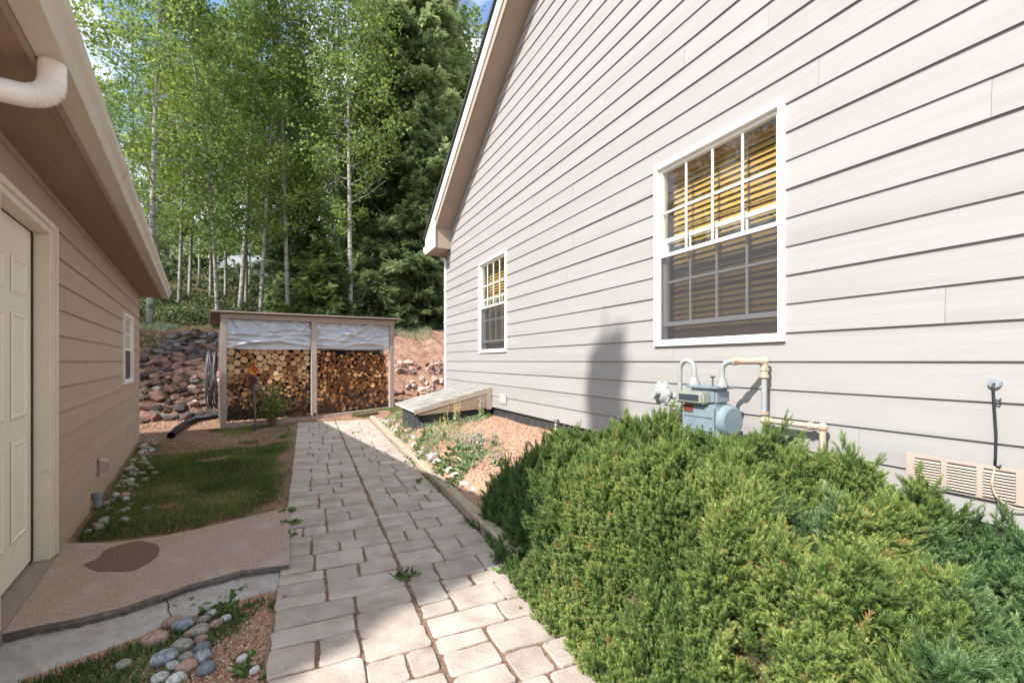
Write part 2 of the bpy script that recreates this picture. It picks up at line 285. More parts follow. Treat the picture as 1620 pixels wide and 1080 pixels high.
foliage('grey_green', [(0.0, (0.10, 0.15, 0.08)), (0.6, (0.24, 0.30, 0.17)), (1.0, (0.42, 0.44, 0.26))], trans=0.25)
foliage('rose_leaf', [(0.0, (0.07, 0.12, 0.03)), (0.6, (0.17, 0.23, 0.06)), (1.0, (0.36, 0.36, 0.12))], trans=0.35)
foliage('petal', [(0.0, (0.25, 0.22, 0.28)), (1.0, (0.42, 0.38, 0.45))], trans=0.3)
foliage('petal_yellow', [(0.0, (0.55, 0.45, 0.06)), (1.0, (0.7, 0.6, 0.15))], trans=0.3)
foliage('gravel_bits', [(0.0, (0.15, 0.075, 0.045)), (0.4, (0.35, 0.195, 0.125)), (0.8, (0.50, 0.33, 0.225)), (1.0, (0.56, 0.48, 0.41))], trans=0.0, rough=0.9)
foliage('litter_bits', [(0.0, (0.10, 0.06, 0.035)), (0.6, (0.28, 0.19, 0.11)), (1.0, (0.45, 0.35, 0.22))], trans=0.0, rough=0.9)
foliage('undergrowth_leaf', [(0.0, (0.025, 0.038, 0.014)), (0.5, (0.06, 0.08, 0.028)), (1.0, (0.15, 0.165, 0.06))], trans=0.25)

def ground_mat():
    m, nt, b, out = nodes_mat('ground'); L = nt.links
    geo = N(nt, 'ShaderNodeNewGeometry'); pos = geo.outputs['Position']
    def noisecol(stops, sc, dt=7):
        n = N(nt, 'ShaderNodeTexNoise', Scale=sc, Detail=dt, Roughness=0.7); L.new(pos, n.inputs['Vector'])
        r = ramp(nt, stops); L.new(n.outputs['Fac'], r.inputs['Fac']); return r.outputs['Color']
    soil = noisecol([(0.3, (0.17, 0.10, 0.065)), (0.55, (0.27, 0.165, 0.11)), (0.75, (0.36, 0.24, 0.165))], 9)
    gravel = noisecol([(0.3, (0.27, 0.145, 0.09)), (0.5, (0.43, 0.26, 0.17)), (0.7, (0.55, 0.385, 0.28))], 70)
    bank = noisecol([(0.3, (0.15, 0.085, 0.06)), (0.5, (0.28, 0.165, 0.115)), (0.7, (0.43, 0.275, 0.20))], 3)
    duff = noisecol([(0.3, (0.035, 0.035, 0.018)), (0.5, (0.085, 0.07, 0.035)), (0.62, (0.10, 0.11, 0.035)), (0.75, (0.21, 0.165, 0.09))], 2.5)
    col = soil
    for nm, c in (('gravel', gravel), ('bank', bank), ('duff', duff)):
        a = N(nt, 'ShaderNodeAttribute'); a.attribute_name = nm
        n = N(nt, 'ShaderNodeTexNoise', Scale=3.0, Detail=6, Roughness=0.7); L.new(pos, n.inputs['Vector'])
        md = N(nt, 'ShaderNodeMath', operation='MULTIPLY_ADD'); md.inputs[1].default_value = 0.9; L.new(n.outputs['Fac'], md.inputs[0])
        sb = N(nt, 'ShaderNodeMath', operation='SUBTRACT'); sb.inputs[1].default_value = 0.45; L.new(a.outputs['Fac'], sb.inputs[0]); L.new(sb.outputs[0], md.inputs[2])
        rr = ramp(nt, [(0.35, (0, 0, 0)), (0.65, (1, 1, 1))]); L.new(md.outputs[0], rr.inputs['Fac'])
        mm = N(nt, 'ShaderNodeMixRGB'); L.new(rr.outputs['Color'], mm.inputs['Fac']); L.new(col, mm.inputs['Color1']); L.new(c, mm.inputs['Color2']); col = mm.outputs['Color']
    L.new(col, b.inputs['Base Color']); b.inputs['Roughness'].default_value = 1.0; b.inputs['Specular IOR Level'].default_value = 0.1
    n2 = N(nt, 'ShaderNodeTexNoise', Scale=45, Detail=9, Roughness=0.75); L.new(pos, n2.inputs['Vector'])
    bp = N(nt, 'ShaderNodeBump', Strength=0.9, Distance=0.02); L.new(n2.outputs['Fac'], bp.inputs['Height']); L.new(bp.outputs[0], b.inputs['Normal'])
ground_mat()

# ------------------------------------------------------------------ mesh helpers
class MB:
    """collects boxes, prisms and tubes; out comes one mesh"""
    def __init__(s): s.v = []; s.f = []; s.mi = []
    def add(s, vs, fs, mi=0):
        o = len(s.v); s.v.extend([tuple(map(float, q)) for q in vs]); s.f.extend([tuple(i + o for i in f) for f in fs]); s.mi.extend([mi] * len(fs)); return s
    def box(s, x0, x1, y0, y1, z0, z1, mi=0):
        if x0 > x1: x0, x1 = x1, x0
        vs = [(x0, y0, z0), (x1, y0, z0), (x1, y1, z0), (x0, y1, z0), (x0, y0, z1), (x1, y0, z1), (x1, y1, z1), (x0, y1, z1)]
        return s.add(vs, [(0, 3, 2, 1), (4, 5, 6, 7), (0, 1, 5, 4), (1, 2, 6, 5), (2, 3, 7, 6), (3, 0, 4, 7)], mi)
    def hexa(s, b4, t4, mi=0):
        return s.add(list(b4) + list(t4), [(0, 3, 2, 1), (4, 5, 6, 7), (0, 1, 5, 4), (1, 2, 6, 5), (2, 3, 7, 6), (3, 0, 4, 7)], mi)
    def prism(s, poly, z0, z1, mi=0):
        n = len(poly); vs = [(x, y, z0) for x, y in poly] + [(x, y, z1) for x, y in poly]
        return s.add(vs, [tuple(range(n))[::-1], tuple(range(n, 2 * n))] + [(i, (i + 1) % n, n + (i + 1) % n, n + i) for i in range(n)], mi)
    def extr(s, poly3, vec, mi=0):
        n = len(poly3); vs = list(poly3) + [tuple(np.add(p, vec)) for p in poly3]
        return s.add(vs, [tuple(range(n))[::-1], tuple(range(n, 2 * n))] + [(i, (i + 1) % n, n + (i + 1) % n, n + i) for i in range(n)], mi)
    def tube(s, pts, rad, seg=8, mi=0, caps=True):
        pts = [np.array(p, float) for p in pts]; n = len(pts)
        if not hasattr(rad, '__len__'): rad = [rad] * n
        vs = []; up = None
        for i, p in enumerate(pts):
            t = pts[min(i + 1, n - 1)] - pts[max(i - 1, 0)]; t /= (np.linalg.norm(t) + 1e-9)
            if up is None:
                a = np.array((0, 0, 1.0)) if abs(t[2]) < 0.9 else np.array((1.0, 0, 0))
            else: a = up
            x = np.cross(a, t); x /= (np.linalg.norm(x) + 1e-9); y = np.cross(t, x); up = y
            for k in range(seg):
                an = 2 * math.pi * k / seg; vs.append(p + rad[i] * (math.cos(an) * x + math.sin(an) * y))
        fs = [(i * seg + k, i * seg + (k + 1) % seg, (i + 1) * seg + (k + 1) % seg, (i + 1) * seg + k) for i in range(n - 1) for k in range(seg)]
        if caps: fs += [tuple(range(seg))[::-1], tuple((n - 1) * seg + k for k in range(seg))]
        return s.add(vs, fs, mi)
    def ball(s, c, r, sq=(1, 1, 1), seg=10, ring=6, mi=0):
        vs = []; fs = []
        for i in range(ring + 1):
            th = math.pi * i / ring
            for k in range(seg):
                ph = 2 * math.pi * k / seg
                vs.append((c[0] + r * sq[0] * math.sin(th) * math.cos(ph), c[1] + r * sq[1] * math.sin(th) * math.sin(ph), c[2] + r * sq[2] * math.cos(th)))
        for i in range(ring):
            for k in range(seg): fs.append((i * seg + k, (i + 1) * seg + k, (i + 1) * seg + (k + 1) % seg, i * seg + (k + 1) % seg))
        return s.add(vs, fs, mi)

BASE = {}
def tag(o, label=None, cat=None, group=None, kind=None):
    if label: o['label'] = label
    if cat: o['category'] = cat
    if group: o['group'] = group
    if kind: o['kind'] = kind
    return o
def root(name, fr, base, label, cat, group=None):
    o = bpy.data.objects.new(name, None); COL.objects.link(o)
    o.empty_display_size = 0.2
    o.location = fr.w(*base); o.rotation_euler = (0, 0, fr.a)
    BASE[o.name] = tuple(base)
    return tag(o, label, cat, group)
def topname(o):
    while o.parent: o = o.parent
    return o.name
def mesh_of(name, v, f, mats, mi=None, smooth=False):
    me = bpy.data.meshes.new(name); me.from_pydata([tuple(q) for q in v], [], f)
    for m in (mats if isinstance(mats, (list, tuple)) else [mats]): me.materials.append(MATS[m])
    if mi is not None and any(mi): me.polygons.foreach_set('material_index', mi)
    if smooth: me.polygons.foreach_set('use_smooth', [True] * len(me.polygons))
    me.update(); return me
def fixn(me):
    bm = bmesh.new(); bm.from_mesh(me); bmesh.ops.recalc_face_normals(bm, faces=bm.faces); bm.to_mesh(me); bm.free()
def part(name, mb, mat, parent, smooth=False, bevel=0.0, label=None, kind=None, angle=None):
    """a part of a thing; mb is in the same frame coordinates as the thing's base"""
    b = BASE.get(topname(parent), (0, 0, 0))
    v = [(q[0] - b[0], q[1] - b[1], q[2] - b[2]) for q in mb.v]
    me = mesh_of(name, v, mb.f, mat, mb.mi, smooth); fixn(me)
    o = bpy.data.objects.new(name, me); COL.objects.link(o); o.parent = parent
    if bevel: bev(o, bevel)
    if smooth and angle: autos(me, angle)
    if label: o['label'] = label
    if kind: o['kind'] = kind
    return o
def autos(me, deg):
    bm = bmesh.new(); bm.from_mesh(me)
    for e in bm.edges:
        if len(e.link_faces) == 2 and e.calc_face_angle(0) > R(deg): e.smooth = False
    bm.to_mesh(me); bm.free()
def bev(o, w, seg=2):
    bm = bmesh.new(); bm.from_mesh(o.data)
    es = [e for e in bm.edges if len(e.link_faces) == 2 and e.calc_face_angle(0) > R(35)]
    try: bmesh.ops.bevel(bm, geom=es, offset=w, segments=seg, affect='EDGES', clamp_overlap=True)
    except Exception: pass
    bm.to_mesh(o.data); bm.free()
def single(name, fr, base, mb, mat, smooth=False, bevel=0.0, **kw):
    """a thing that is one mesh (mb in frame coordinates)"""
    v = [(q[0] - base[0], q[1] - base[1], q[2] - base[2]) for q in mb.v]
    me = mesh_of(name, v, mb.f, mat, mb.mi, smooth); fixn(me)
    o = bpy.data.objects.new(name, me); COL.objects.link(o)
    o.location = fr.w(*base); o.rotation_euler = (0, 0, fr.a)
    if bevel: bev(o, bevel)
    return tag(o, **kw)
def np_mesh(name, V, T, mat, var=None, smooth=False):
    me = bpy.data.meshes.new(name); V = np.ascontiguousarray(V, np.float32); T = np.ascontiguousarray(T, np.int32)
    me.vertices.add(len(V)); me.vertices.foreach_set('co', V.ravel())
    k = T.shape[1]
    me.loops.add(T.size); me.loops.foreach_set('vertex_index', T.ravel())
    me.polygons.add(len(T)); me.polygons.foreach_set('loop_start', np.arange(0, T.size, k, dtype=np.int32))
    try: me.polygons.foreach_set('loop_total', np.full(len(T), k, np.int32))
    except Exception: pass
    if smooth: me.polygons.foreach_set('use_smooth', np.ones(len(T), bool))
    if var is not None:
        a = me.attributes.new('var', 'FLOAT', 'POINT'); a.data.foreach_set('value', np.ascontiguousarray(var, np.float32))
    me.materials.append(MATS[mat]); me.update(calc_edges=True); me.validate(); return me
def scatter(tv, tf, M, Tr, var=None, jit=0.0, rs=None):
    """copies of a template into one mesh: tv (m,3), tf (k,3), M (N,3,3), Tr (N,3)"""
    tv = np.asarray(tv, float); tf = np.asarray(tf, int); n = len(Tr); m = len(tv)
    V = np.einsum('nij,mj->nmi', M, tv) + Tr[:, None, :]
    T = (tf[None] + (np.arange(n) * m)[:, None, None]).reshape(-1, tf.shape[1])
    vv = None if var is None else np.repeat(var, m)
    return V.reshape(-1, 3), T, vv
def dirmats(D, roll, scale):
    """matrices that send +Z to D, rolled about it"""
    D = D / (np.linalg.norm(D, axis=1, keepdims=True) + 1e-9)
    a = np.where(np.abs(D[:, 2:3]) < 0.95, np.array([[0, 0, 1.0]]), np.array([[1.0, 0, 0]]))
    X = np.cross(a, D); X /= (np.linalg.norm(X, axis=1, keepdims=True) + 1e-9); Y = np.cross(D, X)
    c, s = np.cos(roll)[:, None], np.sin(roll)[:, None]
    X2 = c * X + s * Y; Y2 = -s * X + c * Y
    M = np.stack([X2, Y2, D], axis=2)
    sc = np.asarray(scale, float)
    return M * (sc[:, None, None] if sc.ndim == 1 else sc[:, None, :])
def randdir(n, rs):
    d = rs.normal(size=(n, 3)); return d / np.linalg.norm(d, axis=1, keepdims=True)
class Acc:
    def __init__(s): s.V = []; s.T = []; s.a = []; s.n = 0
    def add(s, V, T, a):
        s.V.append(V); s.T.append(T + s.n); s.a.append(a); s.n += len(V)
    def mesh(s, name, mat, off=(0, 0, 0), smooth=False):
        return np_mesh(name, np.concatenate(s.V) - np.array(off), np.concatenate(s.T), mat, np.concatenate(s.a), smooth)
def link(name, me, loc=(0, 0, 0), rot=(0, 0, 0), parent=None, scale=None):
    o = bpy.data.objects.new(name, me); COL.objects.link(o); o.location = loc; o.rotation_euler = rot
    if scale is not None: o.scale = scale
    if parent: o.parent = parent
    return o
# ================================================================== SETTING
def build_ground():
    def axis(lims):
        out = []
        for a, b, st in lims: out += list(np.arange(a, b, st))
        return np.array(out + [lims[-1][1]])
    xs = axis([(-420, -80, 20), (-80, -24, 2.0), (-24, -12, 0.5), (-12, 3, 0.10), (3, 12, 0.5), (12, 40, 3.0), (40, 420, 20)])
    ys = axis([(-60, -4, 4), (-4, 0, 0.5), (0, 15.5, 0.10), (15.5, 30, 0.4), (30, 80, 2), (80, 620, 18)])
    X, Y = np.meshgrid(xs, ys); Z = terrain(X, Y)
    V = np.stack([X, Y, Z], -1).reshape(-1, 3); nx, ny = len(xs), len(ys)
    i = np.arange(ny - 1)[:, None] * nx + np.arange(nx - 1)[None]
    Q = np.stack([i, i + 1, i + nx + 1, i + nx], -1).reshape(-1, 4)
    me = np_mesh('ground', V, Q, 'ground', None, True)
    x, y = V[:, 0], V[:, 1]; ng, sg = G.l(x, y); nh, sh = H.l(x, y); v, u = P.l(x, y)
    e = 0.5 * vnoise(x, y, 0.45, 3); s2 = sg + e
    gravel = np.maximum(sm(v, V1, V1 + 0.1) * (1 - sm(sh, 9.0, 10.6)), (1 - sm(sg, 3.2, 3.6)) * (1 - sm(v, V0 - 0.1, V0 + 0.3)) * sm(v, V0 - 1.1, V0 - 0.8))
    bank = sm(s2, 12.0, 12.5) * (1 - 0.0 * s2); bank = np.maximum(bank, 0.35 * sm(s2, 9.5, 10.5))
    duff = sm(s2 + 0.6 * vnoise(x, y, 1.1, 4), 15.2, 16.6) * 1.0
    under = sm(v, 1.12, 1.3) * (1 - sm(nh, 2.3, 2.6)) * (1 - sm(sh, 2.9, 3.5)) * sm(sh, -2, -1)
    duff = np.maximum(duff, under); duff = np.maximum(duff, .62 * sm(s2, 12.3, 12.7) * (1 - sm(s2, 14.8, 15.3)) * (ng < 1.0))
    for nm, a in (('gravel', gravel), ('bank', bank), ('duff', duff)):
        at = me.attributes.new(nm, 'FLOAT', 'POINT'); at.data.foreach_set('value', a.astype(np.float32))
    o = link('ground', me); tag(o, 'reddish soil and gravel yard that rises into a wooded hillside', 'ground', kind='structure')
build_ground()

# ---- paver path: moulded slabs, every stone of its own
def build_path():
    rt = bpy.data.objects.new('path', None); COL.objects.link(rt); rt.location = P.w(VC, U0, 0); rt.rotation_euler = (0, 0, P.a)
    BASE[rt.name] = (VC, U0, 0); tag(rt, 'long path of pale tumbled paving stones leading to the woodshed', 'path', kind='structure')
    bed = MB(); n = 24
    for i in range(n):
        a, b = U0 + (U1 - U0) * i / n, U0 + (U1 - U0) * (i + 1) / n
        za, zb = float(path_rise(a)) - 0.010, float(path_rise(b)) - 0.010
        bed.hexa([(V0 + .01, a, -.2), (V1 + .01, a, -.2), (V1 + .01, b, -.2), (V0 + .01, b, -.2)], [(V0 + .01, a, za), (V1 + .01, a, za), (V1 + .01, b, zb), (V0 + .01, b, zb)])
    part('bedding', bed, 'joint_soil', rt)
    # patterns on a unit cell (x 0..1, y 0..1) of one moulded slab
    A = [(0, .42, 0, .30), (.42, 1, 0, .30), (0, .62, .30, .68), (.62, 1, .30, .50), (.62, 1, .50, .78), (0, .34, .68, 1), (.34, .62, .68, 1), (.62, 1, .78, 1)]
    B = [(0, .30, 0, .36), (.30, .72, 0, .36), (.72, 1, 0, .22), (.72, 1, .22, .60), (0, .46, .36, .60), (.46, .72, .36, .60), (0, .26, .60, 1), (.26, .70, .60, 1), (.70, 1, .60, 1)]
    C_ = [(0, .56, 0, .26), (.56, 1, 0, .40), (0, .30, .26, .62), (.30, .56, .26, .62), (.56, 1, .40, .70), (0, .56, .62, 1), (.56, .80, .70, 1), (.80, 1, .70, 1)]
    rs = RS(3); k = 0
    for col, (va, vb) in enumerate(((V0, VC), (VC, V1))):
        u = U0 - 0.2 * col; row = 0
        L = 0.62
        while u < U1 - 0.05:
            pat = (A, B, C_)[(row + col) % 3]; fx = rs.rand() < 0.5; fy = rs.rand() < 0.5
            for (x0, x1, y0, y1) in pat:
                if fx: x0, x1 = 1 - x1, 1 - x0
                if fy: y0, y1 = 1 - y1, 1 - y0
                a0, a1 = va + (vb - va) * x0, va + (vb - va) * x1
                b0, b1 = u + L * y0, min(u + L * y1, U1)
                if b1 - b0 < 0.04 or b1 > U1 + 0.001: continue
                g = 0.0045 + 0.004 * rs.rand()
                if x0 == 0: a0 += 0.004
                if x1 == 1: a1 -= 0.004
                paver(rt, a0 + g, a1 - g, b0 + g, b1 - g, rs)
            u += L; row += 1
def paver(rt, a0, a1, b0, b1, rs):
    # outline with worn wavering edges and rounded corners, domed top
    pts = []; w, d = a1 - a0, b1 - b0; r = min(0.018, w * .14, d * .14)
    for (cx, cy, s0) in ((a1 - r, b1 - r, 0), (a0 + r, b1 - r, 1), (a0 + r, b0 + r, 2), (a1 - r, b0 + r, 3)):
        rr = r * rs.uniform(.8, 1.3)
        for q in (0, 0.5, 1):
            an = (s0 + q) * math.pi / 2; pts.append((cx + rr * math.cos(an) + rs.normal(0, .0026), cy + rr * math.sin(an) + rs.normal(0, .0026)))
        nx = [(a0 + w * .5, b1), (a0, b0 + d * .5), (a0 + w * .5, b0), (a1, b0 + d * .5)][s0]
        pts.append((nx[0] + rs.normal(0, .004), nx[1] + rs.normal(0, .004)))
    cx, cy = (a0 + a1) / 2, (b0 + b1) / 2; n = len(pts)
    zt = float(path_rise(cy)) + rs.normal(0, .0018); tx, ty = rs.normal(0, .006), rs.normal(0, .006)
    def ring(off, z): 
        o = []
        for x, y in pts:
            dx, dy = x - cx, y - cy; l = math.hypot(dx, dy); f = max(0, 1 - off / l); o.append((cx + dx * f, cy + dy * f, z + dx * tx + dy * ty))
        return o
    m = MB(); rings = [ring(0, zt - .055), ring(0, zt - .011), ring(.0025, zt - .0035), ring(.007, zt)]
    vs = sum(rings, []); fs = []
    for i in range(3): fs += [(i * n + k, i * n + (k + 1) % n, (i + 1) * n + (k + 1) % n, (i + 1) * n + k) for k in range(n)]
    fs.append(tuple(3 * n + k for k in range(n)))
    m.add(vs, fs); b = BASE[rt.name]
    # own origin for each stone so that its colour pattern is its own
    me = mesh_of('paver', [(q[0] - cx, q[1] - cy, q[2]) for q in m.v], m.f, 'paver', None, False); fixn(me)
    for p in me.polygons[:-1]: p.use_smooth = True
    o = bpy.data.objects.new('paver', me); COL.objects.link(o); o.parent = rt; o.location = (cx - b[0], cy - b[1], 0)
build_path()

# ---- landscape timbers along the garden bed
def timber(u0, u1, label, v=V1 + 0.012, dv=0.0):
    m = MB(); n = 8; w = 0.095
    vs = []; prof = [(0, -.08), (0, .055), (.012, .07), (w - .012, .07), (w, .055), (w, -.08)]
    rs = RS(int(u0 * 10))
    for i in range(n + 1):
        u = u0 + (u1 - u0) * i / n; jj = rs.normal(0, .0025)
        for a, z in prof: vs.append((v + a + jj + dv * i / n, u, z + float(path_rise(u)) + rs.normal(0, .0015)))
    k = len(prof)
    fs = [(i * k + j, i * k + (j + 1) % k, (i + 1) * k + (j + 1) % k, (i + 1) * k + j) for i in range(n) for j in range(k)] + [tuple(range(k)), tuple(range(n * k, n * k + k))]
    m.add(vs, fs)
    single('landscape_timber', P, (v, u0, 0), m, 'timber', label=label, cat='timber', group='timbers edging the garden bed')
timber(7.0, 10.15, 'weathered landscape timber at the sunny far end of the path, beside white stones')
timber(4.55, 6.985, 'grey-green landscape timber in the middle of the row, beside the dandelion clumps')
timber(2.75, 4.535, 'near landscape timber half hidden under the juniper edge')

# ---- concrete apron, footing and sill by the garage door
def slab():
    rt = root('concrete_apron', WORLD, (*gp(250, 900)[:2], 0), 'pale pinkish concrete slab outside the garage door with a damp patch', 'slab')
    del rt['category']; rt['kind'] = 'structure'
    z = 0.035
    far = [gp(-140, 864, z), gp(60, 861, z), gp(95, 858, z), gp(173, 858, z), gp(215, 853, z), gp(253, 848, z), gp(300, 839, z), gp(360, 825, z), gp(420, 811, z), gp(459, 801, z)]
    near = [gp(457, 893, z), gp(420, 897, z), gp(380, 903, z), gp(345, 912, z), gp(300, 924, z), gp(262, 938, z), gp(243, 942, z), (gp(200, 958, z)), gp(120, 978, z), gp(60, 989, z), gp(0, 1002, z), gp(-150, 1030, z)]
    rs = RS(5); near = [(p[0], p[1] + rs.normal(0, .006), p[2]) for p in near]
    top = MB(); poly = [(p[0], p[1]) for p in far + near]; n = len(poly)
    top.add([(x, y, z) for x, y in poly], [tuple(range(n))]); part('slab_top', top, 'slab', rt)
    ed = MB(); nn = [(p[0], p[1]) for p in near]; fr_ = [(p[0], p[1]) for p in far]
    for ch in (nn, fr_):
        # rough broken lip in three courses
        rows = []
        for (o, zz) in ((0.0, z), (0.006, z - .02), (-.012, z - .05), (-.02, z - .12)):
            rows.append([(x + rs.normal(0, .004) * (zz < z), y - o + rs.normal(0, .005) * (zz < z), zz) for x, y in ch])
        k = len(ch); vs = sum(rows, [])
        ed.add(vs, [(i * k + j, i * k + j + 1, (i + 1) * k + j + 1, (i + 1) * k + j) for i in range(3) for j in range(k - 1)])
    part('slab_lip', ed, 'slab_edge', rt)
    st = MB(); pp = [(133, 892), (150, 901), (176, 903), (208, 902), (226, 894), (246, 882), (253, 868), (240, 858), (222, 855), (200, 858), (176, 866), (161, 873), (155, 882)]
    pts = [gp(a, b, z + .003)[:2] for a, b in pp]; fine = []
    for i in range(len(pts)):
        p0, p1, p2, p3 = [np.array(pts[(i + k) % len(pts)]) for k in (-1, 0, 1, 2)]
        for t in (0, .2, .4, .6, .8):
            q = 0.5 * ((2 * p1) + (-p0 + p2) * t + (2 * p0 - 5 * p1 + 4 * p2 - p3) * t * t + (-p0 + 3 * p1 - 3 * p2 + p3) * t ** 3)
            fine.append((q[0] + rs.normal(0, .003), q[1] + rs.normal(0, .003), z + .003))
    st.add(fine, [tuple(range(len(fine)))]); part('damp_patch', st, 'damp', rt)
    fo = MB(); zf = -0.012
    a = [gp(459, 893, zf), gp(380, 905, zf), gp(300, 926, zf), gp(240, 944, zf), gp(120, 980, zf), gp(0, 1004, zf), gp(-200, 1040, zf)]
    b_ = [gp(456, 927, zf), gp(410, 936, zf), gp(350, 958, zf), gp(284, 975, zf), gp(225, 1003, zf), gp(120, 1042, zf), gp(20, 1085, zf)]
    # widen into a grid for a rough cast surface
    rows = []; m_ = 7
    def along(ch, t):
        f = t * (len(ch) - 1); i = min(int(f), len(ch) - 2); f -= i
        return np.array(ch[i]) * (1 - f) + np.array(ch[i + 1]) * f
    nn_ = 60
    vs = []
    for j in range(m_ + 1):
        for i in range(nn_ + 1):
            p = along(a, i / nn_) * (1 - j / m_) + along(b_, i / nn_) * (j / m_)
            if j == m_: p = p + np.array((0, rs.normal(0, .008), -0.05))
            elif j == 0: p = p + np.array((0, .03, 0))
            else: p = p + np.array((0, 0, rs.normal(0, .0025)))
            vs.append(tuple(p))
    k = nn_ + 1
    fo.add(vs, [(j * k + i, j * k + i + 1, (j + 1) * k + i + 1, (j + 1) * k + i) for j in range(m_) for i in range(nn_)])
    part('footing', fo, 'footing', rt)
    ck = MB(); cp = [gp(262, 947, zf + .004), gp(267, 955, zf + .004), gp(266, 965, zf + .004), gp(272, 974, zf + .004), gp(270, 984, zf + .004)]
    for p, q in zip(cp[:-1], cp[1:]):
        p, q = np.array(p), np.array(q); w = np.array((.0035, 0, 0)); ck.add([p - w, p + w, q + w, q - w], [(0, 1, 2, 3)])
    part('crack', ck, 'vent_slot', rt)
slab()

# ================================================================== building helpers
def wall_point(Nw, out, d, s, z): return (Nw + out * d, s, z)
def window_unit(parent, Nw, out, s0, s1, z0, z1, lift, slats_single=True, slat_mat='slat_gold', pitch=0.047, mullion=True):
    """double-hung window set into the wall; d is the distance outwards from the wall face"""
    tw = 0.042
    fr = MB()
    def bx(mb, d0, d1, a, b, c, d): mb.box(Nw + out * d0, Nw + out * d1, a, b, c, d)
    # outer trim butted at the corners, inner return
    for (a, b, c, d) in ((s0, s1, z0, z0 + tw), (s0, s1, z1 - tw, z1), (s0, s0 + tw, z0 + tw, z1 - tw), (s1 - tw, s1, z0 + tw, z1 - tw)):
        bx(fr, -0.09, 0.036, a, b, c, d)
    W = part('window', fr, 'trim_white', parent, bevel=0.003)
    i0, i1, j0, j1 = s0 + tw, s1 - tw, z0 + tw, z1 - tw; mid = (j0 + j1) / 2
    def sash(d0, d1, a, b, c, d, w, name):
        m = MB()
        for (p, q, r_, t) in ((a, b, c, c + w), (a, b, d - w, d), (a, a + w, c + w, d - w), (b - w, b, c + w, d - w)): bx(m, d0, d1, p, q, r_, t)
        part(name, m, 'trim_white', W)
    def munt(d0, d1, a, b, c, d, nv, w):
        for k in range(nv):
            x = a + (b - a) * (k + 1) / (nv + 1); m = MB(); bx(m, d0, d1, x - w / 2, x + w / 2, c, d); part('muntin', m, 'trim_white', W)
        m = MB(); zz = (c + d) / 2; bx(m, d0 - .0015, d1 + .0015, a, b, zz - w / 2, zz + w / 2); part('muntin', m, 'trim_white', W)
    def pane(d0, a, b, c, d):
        m = MB(); bx(m, d0, d0 + .004, a, b, c, d); part('pane', m, 'window_glass', W)
    sw = 0.028
    sash(-.035, .004, i0, i1, mid - .02, j1, sw, 'upper_sash')
    pane(-.018, i0 + sw, i1 - sw, mid - .02 + sw, j1 - sw)
    munt(-.0125, -.004, i0 + sw, i1 - sw, mid - .02 + sw, j1 - sw, 3, .016)
    l0 = j0 + lift; l1 = mid + .015 + lift
    sash(-.078, -.04, i0, i1, l0, l1, sw + .006, 'lower_sash')
    pane(-.062, i0 + sw, i1 - sw, l0 + sw, l1 - sw)
    munt(-.056, -.048, i0 + sw, i1 - sw, l0 + sw, l1 - sw, 3, .016)
    sc = MB(); bx(sc, -.0015, 0.0, i0 + .012, i1 - .012, j0 + .012, mid - .02); part('insect_screen', sc, 'insect_screen', W)
    sf = MB()
    for (a, b, c, d) in ((i0, i1, j0, j0 + .014), (i0, i0 + .014, j0 + .014, mid - .021), (i1 - .014, i1, j0 + .014, mid - .021)): bx(sf, -.004, .003, a, b, c, d)
    part('screen_frame', sf, 'trim_white', W)
    # blind
    n = int((j1 - j0) / pitch); tilt = R(62); hw = .026
    def slat_mb(z, a, b):
        m = MB(); dd = -0.135; c_, s_ = math.cos(tilt) * hw, math.sin(tilt) * hw
        pr = [(dd - c_, z + s_ + .0015), (dd + c_, z - s_ + .0015), (dd + c_, z - s_ - .0015), (dd - c_, z + s_ - .0015)]
        p3 = [(Nw + out * d, a, zz) for d, zz in pr]; m.extr(p3, (0, b - a, 0)); return m
    if slats_single:
        first = None
        for k in range(n):
            z = j0 + pitch * (k + .5)
            if first is None:
                first = part('blind_slat', slat_mb(z, i0 + .03, i1 - .03), slat_mat, W); z00 = z
            else:
                o = bpy.data.objects.new('blind_slat', first.data); COL.objects.link(o); o.parent = W; o.location = (0, 0, z - z00)
    else:
        m = MB()
        for k in range(n):
            q = slat_mb(j0 + pitch * (k + .5), i0 + .03, i1 - .03); m.add(q.v, q.f)
        part('blind_slats', m, slat_mat, W, kind='stuff')
    cd = MB()
    for f in (.3, .82):
        s = i0 + (i1 - i0) * f; cd.tube([wall_point(Nw, out, -.105, s, j0 + .05), wall_point(Nw, out, -.105, s, j1)], .0022, 4)
    part('blind_cords', cd, 'trim_cream', W)
    hd = MB(); bx(hd, -.17, -.105, i0, i1, j1 - .05, j1); part('blind_headrail', hd, slat_mat, W)
    # the room end behind: a shallow lined box
    rm = MB(); dd = -.62
    rm.add([wall_point(Nw, out, d, s, z) for d, s, z in ((-.092, s0, z0), (-.092, s1, z0), (-.092, s1, z1), (-.092, s0, z1), (dd, s0 - .1, z0 - .1), (dd, s1 + .1, z0 - .1), (dd, s1 + .1, z1 + .1), (dd, s0 - .1, z1 + .1))],
           [(4, 5, 6, 7), (0, 1, 5, 4), (1, 2, 6, 5), (2, 3, 7, 6), (3, 0, 4, 7)])
    part('room_lining', rm, 'room_tan', W)
    return W
def split_holes(s0, s1, z0, z1, holes):
    """rectangles covering the strip minus the holes"""
    zs = sorted({z0, z1} | {h[2] for h in holes if z0 < h[2] < z1} | {h[3] for h in holes if z0 < h[3] < z1})
    out = []
    for a, b in zip(zs[:-1], zs[1:]):
        cur = s0
        for h in sorted([h for h in holes if h[2] <= a + 1e-6 and h[3] >= b - 1e-6]):
            if h[1] <= cur or h[0] >= s1: continue
            if h[0] > cur: out.append((cur, h[0], a, b))
            cur = max(cur, h[1])
        if cur < s1: out.append((cur, s1, a, b))
    return out
EXPO = 0.18
